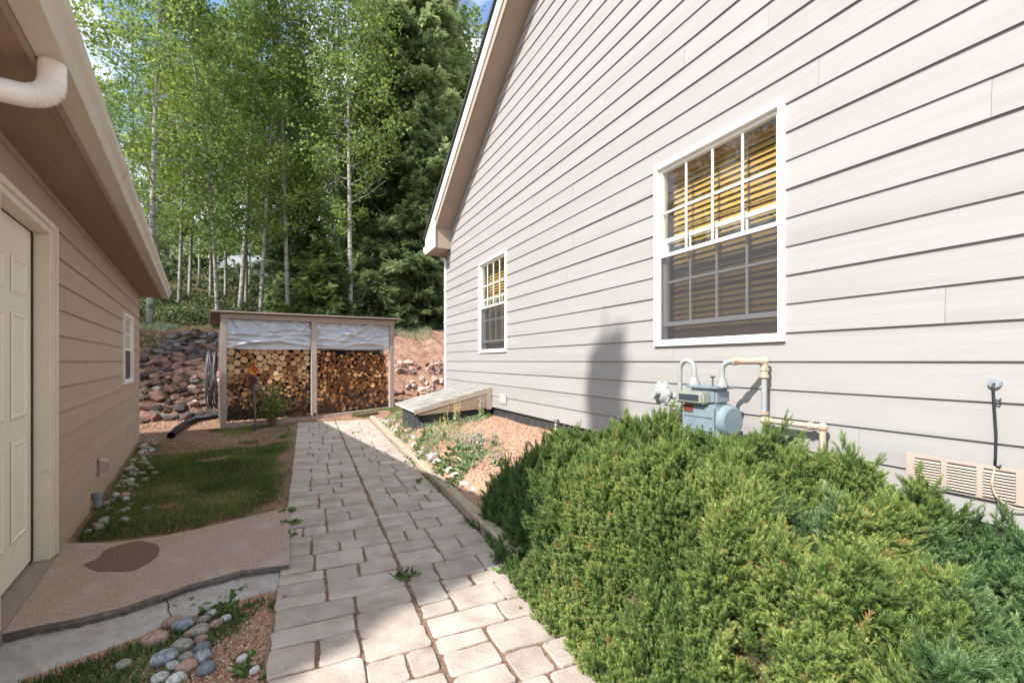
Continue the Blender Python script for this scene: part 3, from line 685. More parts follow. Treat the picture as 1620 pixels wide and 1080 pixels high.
def siding(parent, Nw, out, zlist, srange, holes, mat, seed, blen=3.66):
    rs = RS(seed)
    for ci, (zb, ex) in enumerate(zlist):
        zt = zb + ex
        lo_b, hi_b = srange(zb); lo_t, hi_t = srange(zt)
        lo, hi = min(lo_b, lo_t), max(hi_b, hi_t)
        s = lo - rs.uniform(0.1, blen - .4); cuts = []
        while s < hi:
            cuts.append((max(s, lo), min(s + blen, hi))); s += blen
        for (a, b) in cuts:
            if b - a < .02: continue
            jig = rs.normal(0, .0008)
            for (p, q, c, d) in split_holes(a + .0008, b - .0008, zb, zt, holes):
                mb = MB()
                def dep(z): return .019 - .012 * (z - zb) / ex + jig
                def clampS(x, z, side):
                    l, h = srange(z); return min(max(x, l), h)
                dt = d + (.012 if abs(d - zt) < 1e-6 and ex > .1 else 0)
                pts = []
                for z, dd in ((c, None), (dt, None)):
                    for (x) in (p, q): pts.append((clampS(x, z, 0), z))
                if pts[1][0] - pts[0][0] < .003 and pts[3][0] - pts[2][0] < .003: continue
                (pb, _), (qb, _), (pt, _), (qt, _) = pts
                mb.hexa([(Nw, pb, c), (Nw, qb, c), (Nw + out * dep(c), qb, c), (Nw + out * dep(c), pb, c)],
                        [(Nw, pt, dt), (Nw, qt, dt), (Nw + out * dep(dt), qt, dt), (Nw + out * dep(dt), pt, dt)])
                part('siding_board', mb, mat, parent)

# ================================================================== HOUSE
def build_house():
    S_FAR, RIDGE = 9.04, 2.4; SL = 0.605
    def top(s): return EYE + 2.57 + SL * (9.45 - s) if s >= RIDGE else EYE + 2.57 + SL * (9.45 - RIDGE) - SL * (RIDGE - s)
    S_NEAR = 2 * RIDGE - S_FAR
    rt = root('house', H, (NH, S_FAR, 0.3), 'tall house gable clad in pale lap siding, on the sunny side of the path', 'house')
    zrk = .40
    def srange(z):
        # where the underside of the rake meets the wall
        d = (z + zrk - (EYE + 2.57)) / SL; hi = 9.45 - d
        return (max(S_NEAR, 2 * RIDGE - hi), min(S_FAR, hi))
    big = (2.135, 2.135 + 1.17, 1.365 + 0.03, 1.365 + 1.58); 
    W1 = (1.862, 3.055, 1.405, 2.965); W2 = (6.14, 7.30, 1.405, 2.965)
    W1 = big_w; W2 = small_w
    holes = [W1, W2]
    z0 = EYE - 4 * EXPO
    # core wall behind the boards with the openings left out
    core = MB()
    zz = z0 + .004
    ztop_eave = EYE + 2.17
    for (a, b, c, d) in split_holes(S_NEAR + .004, S_FAR - .004, zz, 3.6, holes): core.box(NH + .001, NH + .09, a, b, c, d)
    lo, hi = srange(3.6); apex = top(RIDGE) - zrk
    core.extr([(NH + .001, S_NEAR + .01, 3.6), (NH + .001, S_FAR - .01, 3.6), (NH + .001, RIDGE, apex)], (.089, 0, 0))
    # other walls
    core.box(NH + .09, NH + 8, S_FAR - .1, S_FAR - .004, zz, 3.5); core.box(NH + .09, NH + 8, S_NEAR, S_NEAR + .1, zz, 3.5); core.box(NH + 7.9, NH + 8, S_NEAR + .1, S_FAR - .1, zz, 3.5)
    part('wall', core, 'wall_core', rt)
    fd = MB(); fd.box(NH + .02, NH + 7.9, S_NEAR + .03, S_FAR - .03, -.3, z0 + .003); part('foundation', fd, 'foundation_black', rt)
    zl = [(z0 + k * EXPO, EXPO) for k in range(0, 36) if z0 + k * EXPO < apex - .15]
    siding(rt, NH, -1, zl, srange, holes, 'siding_house', 11)
    end = MB()
    for k in range(16): end.box(NH - .004, NH + .2, S_FAR - .004, S_FAR + .010, z0 + k * EXPO + .002, z0 + (k + 1) * EXPO - .002)
    part('corner_returns', end, 'siding_house', rt)
    window_unit(rt, NH, -1, *W1, 0.13)
    window_unit(rt, NH, -1, *W2, 0.13)
    # roof planes, rake fascia, soffit, pork-chop return, gutter
    OV = NH - 2.44
    def slab_roof(sa, sb, mb, n0, n1, dt, db):
        mb.extr([(n0, sa, top(sa) - db), (n0, sb, top(sb) - db), (n0, sb, top(sb) - dt), (n0, sa, top(sa) - dt)], (n1 - n0, 0, 0))
    SE, SW_ = 9.45, 2 * RIDGE - 9.45
    rf = MB(); slab_roof(RIDGE, SE + .05, rf, 2.44 - .035, NH + 8.3, -.055, .0); slab_roof(SW_ - .05, RIDGE, rf, 2.44 - .035, NH + 8.3, -.055, .0)
    part('roof', rf, 'roof_black', rt)
    fa = MB(); slab_roof(RIDGE, SE, fa, 2.44, 2.44 + .022, .003, .17 + .06); slab_roof(SW_, RIDGE, fa, 2.44, 2.44 + .022, .003, .23)
    part('rake_fascia', fa, 'trim_white', rt)
    f2 = MB(); slab_roof(RIDGE, SE - .5, f2, 2.44 + .024, 2.44 + .05, .05, .36); slab_roof(SW_, RIDGE, f2, 2.44 + .024, 2.44 + .05, .05, .36)
    part('rake_frieze', f2, 'soffit_house', rt)
    so = MB(); slab_roof(RIDGE, SE - .3, so, 2.44 + .052, NH + .02, .34, .37); slab_roof(SW_, RIDGE, so, 2.44 + .052, NH + .02, .34, .37)
    part('rake_soffit', so, 'soffit_house', rt)
    zb = EYE + 2.24; pc = MB()
    pts = [(2.464, 8.76, zb), (2.464, SE + .02, zb), (2.464, SE + .02, top(SE) - .10), (2.464, 8.76, top(8.76) - .30)]
    pc.extr(pts, (NH + .1 - 2.464, 0, 0)); part('eave_return', pc, 'soffit_house', rt)
    ce = MB(); ce.extr([(2.438, 8.74, zb + .0), (2.438, SE + .022, zb + .0), (2.438, SE + .022, top(SE) - .24), (2.438, 8.74, top(8.74) - .235)], (.024, 0, 0)); part('return_fascia', ce, 'trim_white', rt)
    es = MB(); es.box(NH + .1, NH + 8, S_FAR + .02, SE + .02, zb, zb + .02); es.box(NH + .1, NH + 8, SE, SE + .024, zb + .022, top(SE) - .01); part('eave_soffit', es, 'soffit_house', rt)
    gu = MB(); a, b = SE + .026, SE + .14
    gu.extr([(2.43, a, zb + .05), (2.43, a + .08, zb + .05), (2.43, b, zb + .12), (2.43, b, zb + .17), (2.43, a, zb + .17)], (8.5, 0, 0)); part('gutter', gu, 'white_metal', rt, bevel=.004)
    ds = MB(); sd = S_FAR + .055; nd = NH - .02
    ds.tube([(NH + .02, SE + .06, zb + .06), (NH + .0, SE + .02, zb - .06), (nd, sd + .06, zb - .13), (nd, sd, zb - .22), (nd, sd, 1.2), (nd, sd, .45)], .036, 8)
    part('downspout', ds, 'white_metal', rt, smooth=True, angle=50)
    for z in (2.78, 2.12):
        st = MB(); st.box(nd - .043, nd + .043, sd - .043, sd + .02, z - .015, z + .015); part('downspout_strap', st, 'white_metal', rt)
    # foundation vent with three louvre fields
    vz0, vz1, vs0, vs1 = .705, .858, .80, 1.225
    fr = MB(); fr.box(NH - .0215, NH - .030, vs0, vs1, vz0, vz1); V = part('foundation_vent', fr, 'vent_tan', rt, bevel=.002)
    fw = (vs1 - vs0 - .05) / 3
    for k in range(3):
        a = vs0 + .025 + k * fw + .012; b = a + fw - .024
        bk = MB(); bk.box(NH - .0304, NH - .0312, a, b, vz0 + .014, vz1 - .014); part('louvre_opening', bk, 'vent_slot', V)
        for j in range(9):
            z = vz0 + .019 + j * .0132; m = MB()
            m.extr([(NH - .0314, a, z), (NH - .041, a, z - .001), (NH - .0314, a, z + .0068)], (0, b - a, 0)); part('louvre', m, 'vent_tan', V)
    # utility patch
    pt = MB(); pt.box(NH - .0195, NH - .028, 6.08, 6.32, .685, .835); part('utility_patch', pt, 'patch_tan', rt, bevel=.003)
    return rt
big_w = (1.858, 3.016, 1.443, 2.98); small_w = (6.08, 7.20, 1.455, 2.96)
house = build_house()

# ================================================================== GARAGE
def build_garage():
    SF, SN = 9.96, 2.3
    rt = root('garage', G, (NG, SF, 0), 'low brown-sided garage with an overhanging eave, in the shade left of the lawn', 'garage')
    door = (3.11, 4.22, -.05, 2.216); win = (7.80, 8.84, 1.01, 1.965)
    holes = [door, win]; zt = 2.45
    core = MB()
    for (a, b, c, d) in split_holes(SN + .004, SF - .004, -.2, 2.5, holes): core.box(NG - .001, NG - .09, a, b, c, d)
    core.box(NG - .09, NG - 6, SF - .1, SF - .004, -.2, 2.5); core.box(NG - .09, NG - 6, SN + .004, SN + .1, -.2, 2.5); core.box(NG - 5.9, NG - 6, SN + .1, SF - .1, -.2, 2.5)
    RI = NG - 3.0; SLG = .36
    for s in (SF - .1, SN + .004): core.extr([(NG - .09, s, 2.5), (NG - 6, s, 2.5), (RI, s, 2.5 + SLG * 2.95)], (0, .096, 0))
    part('wall', core, 'wall_core', rt)
    zl = [(EYE - 7 * EXPO - .03, EXPO + .03)] + [(EYE + k * EXPO, EXPO) for k in range(-6, 7)]
    siding(rt, NG, 1, [z for z in zl if z[0] < zt], lambda z: (SN, SF), holes, 'siding_garage', 23)
    bb = MB(); bb.box(NG, NG + .012, SN, door[0], -.06, EYE - 7 * EXPO - .032); bb.box(NG, NG + .012, door[1], SF, -.06, EYE - 7 * EXPO - .032); part('base_board', bb, 'siding_garage', rt)
    # eave
    sN, sF = 1.98, 10.27; zs = EYE + 1.12; ne = -.507
    so = MB(); so.box(NG - .02, ne, sN, 6.2 - .0015, zs + .0, zs + .012); so.box(NG - .02, ne, 6.2 + .0015, sF, zs, zs + .012); part('soffit', so, 'soffit_garage', rt)
    fa = MB(); fa.box(ne + .001, ne + .020, sN, sF, zs - .006, zs + .15); part('fascia', fa, 'soffit_house', rt)
    prof = [(.022, .004), (.105, .004), (.112, .03), (.118, .06), (.140, .085), (.146, .125), (.134, .13), (.130, .118), (.022, .118)]
    joints = [sN + .01, 3.16, 5.86, 8.4, sF - .005]
    for a, b in zip(joints[:-1], joints[1:]):
        g = MB(); p = [(ne + x, a + .001, zs + z) for x, z in prof]; g.extr(p, (0, b - a - .002, 0)); part('gutter_section', g, 'gutter_metal', rt)
    for s in joints[1:-1]:
        g = MB(); p = [(ne + x * 1.006 + .001, s - .022, zs + z - .0015) for x, z in prof[:7]] + [(ne + .134, s - .022, zs + .119), (ne + .03, s - .022, zs + .119)]
        g.extr(p, (0, .045, 0)); part('gutter_joint', g, 'gutter_metal', rt, bevel=.001)
    rf = MB()
    def zr(n): return zs + .145 + SLG * (ne + .09 - n) if n > RI else zs + .145 + SLG * (ne + .09 - RI) - SLG * (RI - n)
    for (na, nb) in ((ne + .09, RI), (RI, 2 * RI - ne - .09)):
        rf.extr([(na, sN, zr(na)), (nb, sN, zr(nb)), (nb, sN, zr(nb) + .035), (na, sN, zr(na) + .035)], (0, sF - sN, 0))
    part('roof', rf, 'roof_black', rt)
    rk = MB()
    for s in (sN + .001, sF - .022):
        for (na, nb) in ((ne + .02, RI), (RI, 2 * RI - ne - .02)):
            rk.extr([(na, s, zr(na) - .16), (nb, s, zr(nb) - .16), (nb, s, zr(nb) - .003), (na, s, zr(na) - .003)], (0, .021, 0))
    part('rake_board', rk, 'soffit_house', rt)
    # downspout elbow under the eave
    ex = []; c = (ne + .062, 2.40)
    pts = [(c[0], c[1], zs + .003), (c[0], c[1], zs - .035)]
    for k in range(1, 8):
        a = k / 8 * math.pi / 2; pts.append((c[0] - .085 * (1 - math.cos(a)), c[1] - .03 * (1 - math.cos(a)), zs - .035 - .085 * math.sin(a)))
    pts += [(c[0] - .085, c[1] - .03, zs - .12), (c[0] - .30, c[1] - .05, zs - .135), (NG + .06, c[1] - .055, zs - .16), (NG + .045, c[1] - .055, zs - .24), (NG + .045, c[1] - .055, .1)]
    pts = [pts[0], (c[0], c[1], zs - .07), (c[0] - .004, c[1] - .004, zs - .10), (c[0] - .016, c[1] - .010, zs - .122), (c[0] - .036, c[1] - .018, zs - .140), (c[0] - .065, c[1] - .026, zs - .152)] + [(c[0] - .30, c[1] - .05, zs - .165), (NG + .06, c[1] - .055, zs - .19), (NG + .045, c[1] - .055, zs - .26), (NG + .045, c[1] - .055, .1)]
    rad = [.041] * len(pts)
    d = MB(); d.tube(pts, rad, 14); D = part('downspout', d, 'white_metal', rt, smooth=True, angle=60)
    fine = []
    for i in range(1, 5):
        a, b = np.array(pts[i]), np.array(pts[i + 1])
        for t in (0, .33, .66): fine.append(a * (1 - t) + b * t)
    for i in range(1, len(fine) - 1, 1):
        t = fine[i + 1] - fine[i - 1]; t /= np.linalg.norm(t)
        m = MB(); m.tube([fine[i] - t * .0022, fine[i], fine[i] + t * .0022], [.0412, .0438, .0412], 14); part('crimp', m, 'white_metal', D, smooth=True)
    # door with frame
    fr = MB(); nF = NG + .030
    fr.box(NG - .055, nF, 4.10, 4.14, .045, 2.135); 
    fr.box(NG - .055, nF, 3.15, 3.19, .045, 2.135); fr.box(NG - .055, nF, 3.15, 4.14, 2.136, 2.175)
    DF = part('door_frame', fr, 'trim_cream', rt, bevel=.002)
    tr = MB(); tr.box(NG + .001, nF + .012, 4.141, 4.22, .045, 2.214); tr.box(NG + .001, nF + .012, 3.07, 3.149, .045, 2.214); tr.box(NG + .001, nF + .012, 3.15, 4.14, 2.176, 2.214)
    part('brickmould', tr, 'trim_cream', DF, bevel=.004)
    t2 = MB(); t2.box(nF + .0125, nF + .020, 4.17, 4.212, .05, 2.205); part('mould_bead', t2, 'trim_cream', DF, bevel=.003)
    ws = MB(); ws.box(NG - .050, NG - .046, 4.088, 4.0995, .06, 2.13); part('weatherstrip', ws, 'rubber_black', DF)
    dn = NG - .055
    dr = MB(); dr.box(dn - .04, dn, 3.192, 4.087, .065, 2.13); DO = part('door', dr, 'door_cream', rt, bevel=.002)
    for (a, b) in ((3.30, 3.58), (3.70, 3.98)):
        for (c_, d_) in ((1.71, 1.92), (.98, 1.60), (.28, .86)):
            m = MB()
            o = .022
            V = [(dn + .0015, a, c_), (dn + .0015, b, c_), (dn + .0015, b, d_), (dn + .0015, a, d_)]
            I = [(dn - .009, a + o, c_ + o), (dn - .009, b - o, c_ + o), (dn - .009, b - o, d_ - o), (dn - .009, a + o, d_ - o)]
            J = [(dn + .004, a + 2.4 * o, c_ + 2.4 * o), (dn + .004, b - 2.4 * o, c_ + 2.4 * o), (dn + .004, b - 2.4 * o, d_ - 2.4 * o), (dn + .004, a + 2.4 * o, d_ - 2.4 * o)]
            # raised moulding ring and raised field, proud of the leaf
            V = [(x + .001, y, z) for x, y, z in V]; I = [(dn + .009, y, z) for x, y, z in I]; I2 = [(dn + .0022, y + (o * .5 if y < (a + b) / 2 else -o * .5), z + (o * .5 if z < (c_ + d_) / 2 else -o * .5)) for x, y, z in I]
            vs = V + I + I2 + J; q = lambda r0, r1: [(r0 + k, r0 + (k + 1) % 4, r1 + (k + 1) % 4, r1 + k) for k in range(4)]
            m.add(vs, q(0, 4) + q(4, 8) + q(8, 12) + [(12, 13, 14, 15)]); part('door_panel', m, 'door_cream', DO)
    sl = MB(); sl.box(NG - .10, NG + .05, 3.05, 4.24, -.05, .0435); part('door_sill', sl, 'sill_concrete', rt, bevel=.003)
    window_unit(rt, NG, 1, *win, 0.0, slats_single=False, slat_mat='room_tan')
    # louvred vent hood and pipe stub near the ground
    vh = MB(); s0, z0 = 5.93, .22
    vh.box(NG + .019, NG + .026, s0 - .01, s0 + .15, z0 - .01, z0 + .15)
    VH = part('dryer_vent', vh, 'vent_tan', rt, bevel=.002)
    hh = MB(); hh.extr([(NG + .027, s0, z0 + .14), (NG + .085, s0, z0 + .115), (NG + .085, s0, z0 + .02), (NG + .027, s0, z0)], (0, .14, 0)); part('vent_hood', hh, 'patch_tan', VH, bevel=.004)
    for j in range(4):
        m = MB(); z = z0 + .03 + j * .024; m.box(NG + .0865, NG + .091, s0 + .012, s0 + .128, z, z + .012); part('louvre', m, 'vent_tan', VH)
    return rt
garage = build_garage()
ps = MB(); ps.tube([(NG + .055, 5.62, -.02), (NG + .055, 5.62, .07)], .030, 14); ps.tube([(NG + .055, 5.62, .07), (NG + .055, 5.62, .115)], .037, 14); ps.tube([(NG + .05, 5.62, .08), (NG + .02, 5.60, .08)], .022, 10)
single('standpipe', G, (NG + .055, 5.62, -.02), ps, 'pvc_grey', smooth=False, bevel=.003, label='small blue-grey plastic pipe cap by the foot of the garage wall', cat='pipe')
# ================================================================== WOODSHED AND FIREWOOD
SH0, SHN0, SHN1, SHM = 10.62, 0.40, 3.92, 2.12      # front plane s, left and right posts, middle post (centre)
def build_shed():
    rt = root('woodshed', G, (SHN0, SH0, 0), 'long tan-framed open woodshed full of split logs at the end of the path', 'woodshed')
    def b(name, n0, n1, s0, s1, z0, z1, mat='shed_paint', bv=.004, **k):
        m = MB(); m.box(n0, n1, s0, s1, z0, z1); return part(name, m, mat, rt, bevel=bv, **k)
    w = .10; D = .75
    zt = 2.17
    b('post', SHN0, SHN0 + w, SH0, SH0 + w, -.04, zt)
    b('post', SHM - .055, SHM + .055, SH0 - .015, SH0 + .08, -.06, zt)
    b('post', SHN1 - w, SHN1, SH0, SH0 + w, .08, zt)
    for n in (SHN0, SHN1 - w): b('post', n, n + w, SH0 + D, SH0 + D + w, 0, 2.02)
    m = MB(); m.hexa([(SHN0 - .01, SH0 - .004, zt + .001), (SHN1 + .01, SH0 - .004, zt + .001), (SHN1 + .01, SH0 + .09, zt + .001), (SHN0 - .01, SH0 + .09, zt + .001)],
                     [(SHN0 - .01, SH0 - .004, zt + .095), (SHN1 + .01, SH0 - .004, zt + .125), (SHN1 + .01, SH0 + .09, zt + .12), (SHN0 - .01, SH0 + .09, zt + .09)])
    part('top_beam', m, 'shed_paint', rt, bevel=.003)
    for (a, c, z0, z1) in ((SHN0 + w + .002, SHM - .057, -.01, .015), (SHM + .057, SHN1 - w - .002, .025, .12)):
        m = MB(); m.hexa([(a, SH0 + .01, z0 - .02), (c, SH0 + .01, z1 - .02), (c, SH0 + .08, z1 - .02), (a, SH0 + .08, z0 - .02)], [(a, SH0 + .01, z0 + .10), (c, SH0 + .01, z1 + .10), (c, SH0 + .08, z1 + .10), (a, SH0 + .08, z0 + .10)])
        part('bottom_beam', m, 'shed_paint', rt, bevel=.004)
    # roof with a thin front edge
    m = MB(); a, c = SHN0 - .17, SHN1 + .12
    m.hexa([(a, SH0 - .10, zt + .112), (c, SH0 - .10, zt + .155), (c, SH0 + D + .25, zt - .02), (a, SH0 + D + .25, zt - .06)], [(a, SH0 - .10, zt + .130), (c, SH0 - .10, zt + .173), (c, SH0 + D + .25, zt), (a, SH0 + D + .25, zt - .04)])
    part('roof', m, 'shed_roof', rt)
    m = MB(); m.hexa([(a - .004, SH0 - .112, zt + .108), (c + .004, SH0 - .112, zt + .150), (c + .004, SH0 - .102, zt + .150), (a - .004, SH0 - .102, zt + .108)], [(a - .004, SH0 - .112, zt + .133), (c + .004, SH0 - .112, zt + .176), (c + .004, SH0 - .102, zt + .176), (a - .004, SH0 - .102, zt + .133)])
    part('roof_edge', m, 'shed_paint', rt)
    # back wall boards and crosspiece seen through the sheet
    for k in range(12):
        z = .1 + k * .165; m = MB(); m.box(SHN0 + w + .005, SHN1 - w - .005, SH0 + D - .0, SH0 + D + .02, z, z + .16); part('back_board', m, 'dark_wood', rt)
    b('crosspiece', SHN0 + w + .003, SHN1 - w - .003, SH0 + .45, SH0 + .52, 1.82, 1.93, 'shed_paint')
    b('cord_hook', SHM - .02, SHM + .02, SH0 - .035, SH0 - .016, .12, .20, 'rubber_black')
    return rt
shed = build_shed()

# ---- logs: packed circles in the two bays, faces towards the yard
def log_variants():
    out = {}; rs = RS(21)
    def prism(poly, y0, y1, tilt):
        n = len(poly); m = MB(); ins = .93
        vs = [(x, y0 + .006, z) for x, z in poly] + [(x, y1, z) for x, z in poly] + [(x * ins, y0 + x * tilt, z * ins) for x, z in poly]
        fs = [(k, (k + 1) % n, n + (k + 1) % n, n + k) for k in range(n)] + [tuple(range(n, 2 * n))] + [(2 * n + k, 2 * n + (k + 1) % n, (k + 1) % n, k) for k in range(n)]
        m.add(vs, fs, 0); m.add([vs[2 * n + k] for k in range(n)], [tuple(range(n))[::-1]], 1); return m
    for kind in ('round', 'half', 'wedge'):
        lst = []
        for q in range(5):
            if kind == 'round':
                n = 12; poly = [((1 + rs.normal(0, .035)) * math.cos(2 * math.pi * k / n), (1 + rs.normal(0, .035)) * math.sin(2 * math.pi * k / n)) for k in range(n)]
            elif kind == 'half':
                a0 = 0; poly = [(math.cos(a) * (1 + rs.normal(0, .04)), math.sin(a) * 1.25 * (1 + rs.normal(0, .04)) - .45) for a in np.linspace(0, math.pi, 7)]
                poly.append((-.3, -.45 - rs.uniform(0, .12)))
            else:
                poly = [(math.cos(a) * 1.7 * (1 + rs.normal(0, .03)) - .8, math.sin(a) * 1.7) for a in np.linspace(-R(33), R(33), 5)] + [(-.95, rs.uniform(-.15, .15))]
            m = prism(poly, 0, 7.0, rs.normal(0, .10)); lst.append(m)
        out[kind] = lst
    return out
def build_logs():
    rs = RS(5); LV = log_variants(); meshes = {}
    for kind in LV:
        for q, m in enumerate(LV[kind]):
            for e in ('end_tan', 'end_orange', 'end_dark'):
                me = mesh_of('firewood_log', m.v, m.f, ['bark_log', e], m.mi); fixn(me); meshes[kind, q, e] = me
    logs = []
    for bay, (a, b, z0a, z0b) in enumerate(((SHN0 + .105, SHM - .06, .10, .125), (SHM + .06, SHN1 - .105, .135, .225))):
        zt = 1.66; area = (b - a) * (zt - .12)
        rad = []; tot = 0
        while tot < area * 1.10:
            r = rs.uniform(.030, .056) if bay else rs.choice([rs.uniform(.028, .044), rs.uniform(.048, .074)], p=[.6, .4]); rad.append(r); tot += math.pi * r * r * 1.10
        rad = np.array(rad); n = len(rad)
        X = rs.uniform(a, b, n); Z = rs.uniform(.15, zt, n)
        if bay == 0:  # thick rounds lie in the top left
            o = np.argsort(-rad); key = np.argsort(-(Z * 1.4 - (X - a) * .25 + rs.normal(0, .10, n))); r2 = np.empty(n); r2[key] = rad[o]; rad = r2
        for it in range(260):
            dx = X[:, None] - X[None]; dz = Z[:, None] - Z[None]; d = np.hypot(dx, dz) + 1e-6
            ov = (rad[:, None] + rad[None]) * 1.01 - d; np.fill_diagonal(ov, 0); ov = np.maximum(ov, 0)
            X += (dx / d * ov * .28).sum(1); Z += (dz / d * ov * .28).sum(1)
            Z -= .0012
            lo = z0a + (z0b - z0a) * (X - a) / (b - a)
            X = np.clip(X, a + rad, b - rad); Z = np.maximum(Z, lo + rad); Z = np.minimum(Z, zt)
        for i in range(n):
            t = (Z[i] - .1) / 1.5
            pround = (.93 if t > .52 else .25) if bay == 0 else .30
            if bay == 0 and X[i] > a + 1.05 and t < .75: pround = .35
            kind = 'round' if rs.rand() < pround else rs.choice(['half', 'wedge'])
            if bay == 0: e = 'end_tan' if t > .5 else ('end_dark' if rs.rand() < .72 else 'end_orange')
            else: e = 'end_orange' if .35 < t < .95 else ('end_orange' if rs.rand() < .4 else 'end_dark')
            if t < .16 and rs.rand() < .8: e = 'end_dark'  # log ends get darker towards the bottom rows
            logs.append((X[i], Z[i], rad[i] * (1.0 if kind == 'round' else 1.12), kind, e, bay, t))
    logs.sort(key=lambda L: -(L[2] - .006 * L[5]))
    grp = 'firewood logs stacked in the woodshed'
    lab = {('round', 0): 'round log with a pale sawn end, stacked in the left bay of the woodshed', ('round', 1): 'round log with an orange sawn end, stacked in the right bay of the woodshed',
           ('half', 0): 'split half log with a dull end, stacked in the left bay of the woodshed', ('half', 1): 'split half log with a reddish end, stacked in the right bay of the woodshed',
           ('wedge', 0): 'split wedge of firewood with a dull end, stacked in the left bay', ('wedge', 1): 'split wedge of firewood with a reddish end, stacked in the right bay'}
    rest = {}
    accs = []
    for i, (x, z, r, kind, e, bay, t) in enumerate(logs):
        q = rs.randint(5); rot = rs.uniform(0, 6.28); yaw = rs.normal(0, .05); s = SH0 + .11 + abs(rs.normal(0, .02)) + (.04 if kind != 'round' else 0) * rs.rand()
        if i < 300:
            o = bpy.data.objects.new('firewood_log', meshes[kind, q, e]); COL.objects.link(o)
            o.matrix_world = Matrix.Translation(G.w(x, s, z)) @ Matrix.Rotation(G.a + yaw, 4, 'Z') @ Matrix.Rotation(rot, 4, 'Y') @ Matrix.Diagonal((r, r, r, 1)).to_4x4()
            band = 'just under the sheet' if t > .85 else 'in the upper rows' if t > .6 else 'midway up' if t > .35 else 'in the lower rows'
            f = (x - SHN0) / (SHM - SHN0) if bay == 0 else (x - SHM) / (SHN1 - SHM); third = ('by the left post', 'behind the torch', 'above the rose bush', 'by the middle post')[min(3, int(f * 4))] if bay == 0 else ('by the middle post', 'in its centre', 'by the right post')[min(2, int(f * 3))]
            cn = {'end_tan': 'pale', 'end_orange': 'orange', 'end_dark': 'dull brown'}[e]
            tag(o, '%s %s log %s, %s bay, %s' % (cn, {'round': 'round', 'half': 'split half', 'wedge': 'split wedge'}[kind], band, ('left', 'right')[bay], third), 'log', grp)
        else:
            accs.append((x, s, z, r, kind, e, q, rot, yaw))
    mats = ['bark_log', 'end_tan', 'end_orange', 'end_dark']; mb = MB()
    for (x, s, z, r, kind, e, q, rot, yaw) in accs:
        m = LV[kind][q]; c, sn = math.cos(rot), math.sin(rot)
        v = [(x + (a * c + cc * sn) * r, s + b_ * r, z + (-a * sn + cc * c) * r) for a, b_, cc in m.v]
        o = len(mb.v); mb.v += v; mb.f += [tuple(k + o for k in f) for f in m.f]; mb.mi += [0 if k == 0 else mats.index(e) for k in m.mi]
    single('firewood', G, (SHN0, SH0, 0), mb, mats, label='smaller logs and splits filling the gaps of the stacked firewood', cat='firewood', kind='stuff')
build_logs()

# ---- plastic sheets hung in the upper part of each bay
def sheet(n0, n1, z0, z1, seed, label):
    nx, nz = 90, 40; u = np.linspace(0, 1, nx); w = np.linspace(0, 1, nz); Uu, Ww = np.meshgrid(u, w)
    d = np.zeros_like(Uu); rs = RS(seed)
    # swags: folds fan out from the nails along the top
    nails = np.linspace(0, 1, 6) + rs.normal(0, .03, 6)
    for i, c in enumerate(nails):
        for k in range(5):
            ang = rs.uniform(-1.9, 1.9); wd = rs.uniform(.012, .03); ln = rs.uniform(.5, 1.1)
            xx = Uu - (c + ang * .55 * (1 - Ww) * ln)
            d += rs.uniform(-.03, .05) * np.exp(-(xx / (wd * (1 + 2.5 * (1 - Ww)))) ** 2) * sm(Ww, 1 - ln, 1.0 - ln * .5)
    for k in range(5):
        cz = rs.uniform(.15, .75); amp = rs.uniform(-.25, .25)
        yy = Ww - cz - amp * ((Uu - .5) ** 2) * 2 - .1 * np.sin(Uu * rs.uniform(3, 8) + rs.rand() * 6); d += rs.uniform(.015, .04) * np.exp(-(yy / .05) ** 2)
    d += .012 * vnoise(Uu * 8, Ww * 4, 1.5, seed) + .03 * np.sin(Uu * math.pi) * (1 - Ww)
    sag = .018 * np.sin(Uu * math.pi) * (1 - Ww) + .01 * vnoise(Uu * 5, Ww * 0, 1, seed) * (Ww > .95)
    X = n0 + (n1 - n0) * Uu; Z = z0 + (z1 - z0) * Ww - sag; Y = SH0 + .085 - d
    V = np.stack([X - n0, Y - SH0, Z], -1).reshape(-1, 3)
    i = (np.arange(nz - 1)[:, None] * nx + np.arange(nx - 1)[None]); Q = np.stack([i, i + 1, i + nx + 1, i + nx], -1).reshape(-1, 4)
    me = np_mesh('plastic_sheet', V, Q, 'plastic_sheet', None, True)
    o = link('plastic_sheet', me, G.w(n0, SH0, 0), (0, 0, G.a)); tag(o, label, 'plastic sheet', 'clear sheets hung in the woodshed openings')
sheet(SHN0 + .102, SHM - .057, 1.575, 2.165, 3, 'creased translucent plastic sheet over the top of the left woodshed bay')
sheet(SHM + .057, SHN1 - .102, 1.60, 2.185, 8, 'creased translucent plastic sheet over the top of the right woodshed bay')

# ---- coil of black pipe hanging on the shed's left end, and the drain pipe on the ground
m = MB(); rs = RS(4)
for k in range(9):
    pts = []; cz = .96 + rs.normal(0, .02); hh = .52 + rs.normal(0, .035); ww = .24 + rs.normal(0, .03); off = SHN0 - .07 - .028 * k * .7
    for i in range(33):
        a = 2 * math.pi * i / 32; pts.append((off + .02 * math.sin(2 * a + k), SH0 + .35 + ww * math.sin(a), cz + hh * math.cos(a) - (.08 if math.cos(a) < 0 else 0) * rs.rand()))
    m.tube(pts, .013, 6)
single('pipe_coil', G, (SHN0 - .15, SH0 + .35, 0), m, 'hose_grey', smooth=True, label='tall hanging coil of dark irrigation pipe on the left end of the woodshed', cat='pipe coil')
m = MB(); ctrl = [hit(352, 661), hit(335, 663), hit(312, 666), hit(292, 674), hit(279, 684), hit(270, 694)]
ctrl = [np.array((x, y, z + .055)) for x, y, z in ctrl]; pts = []
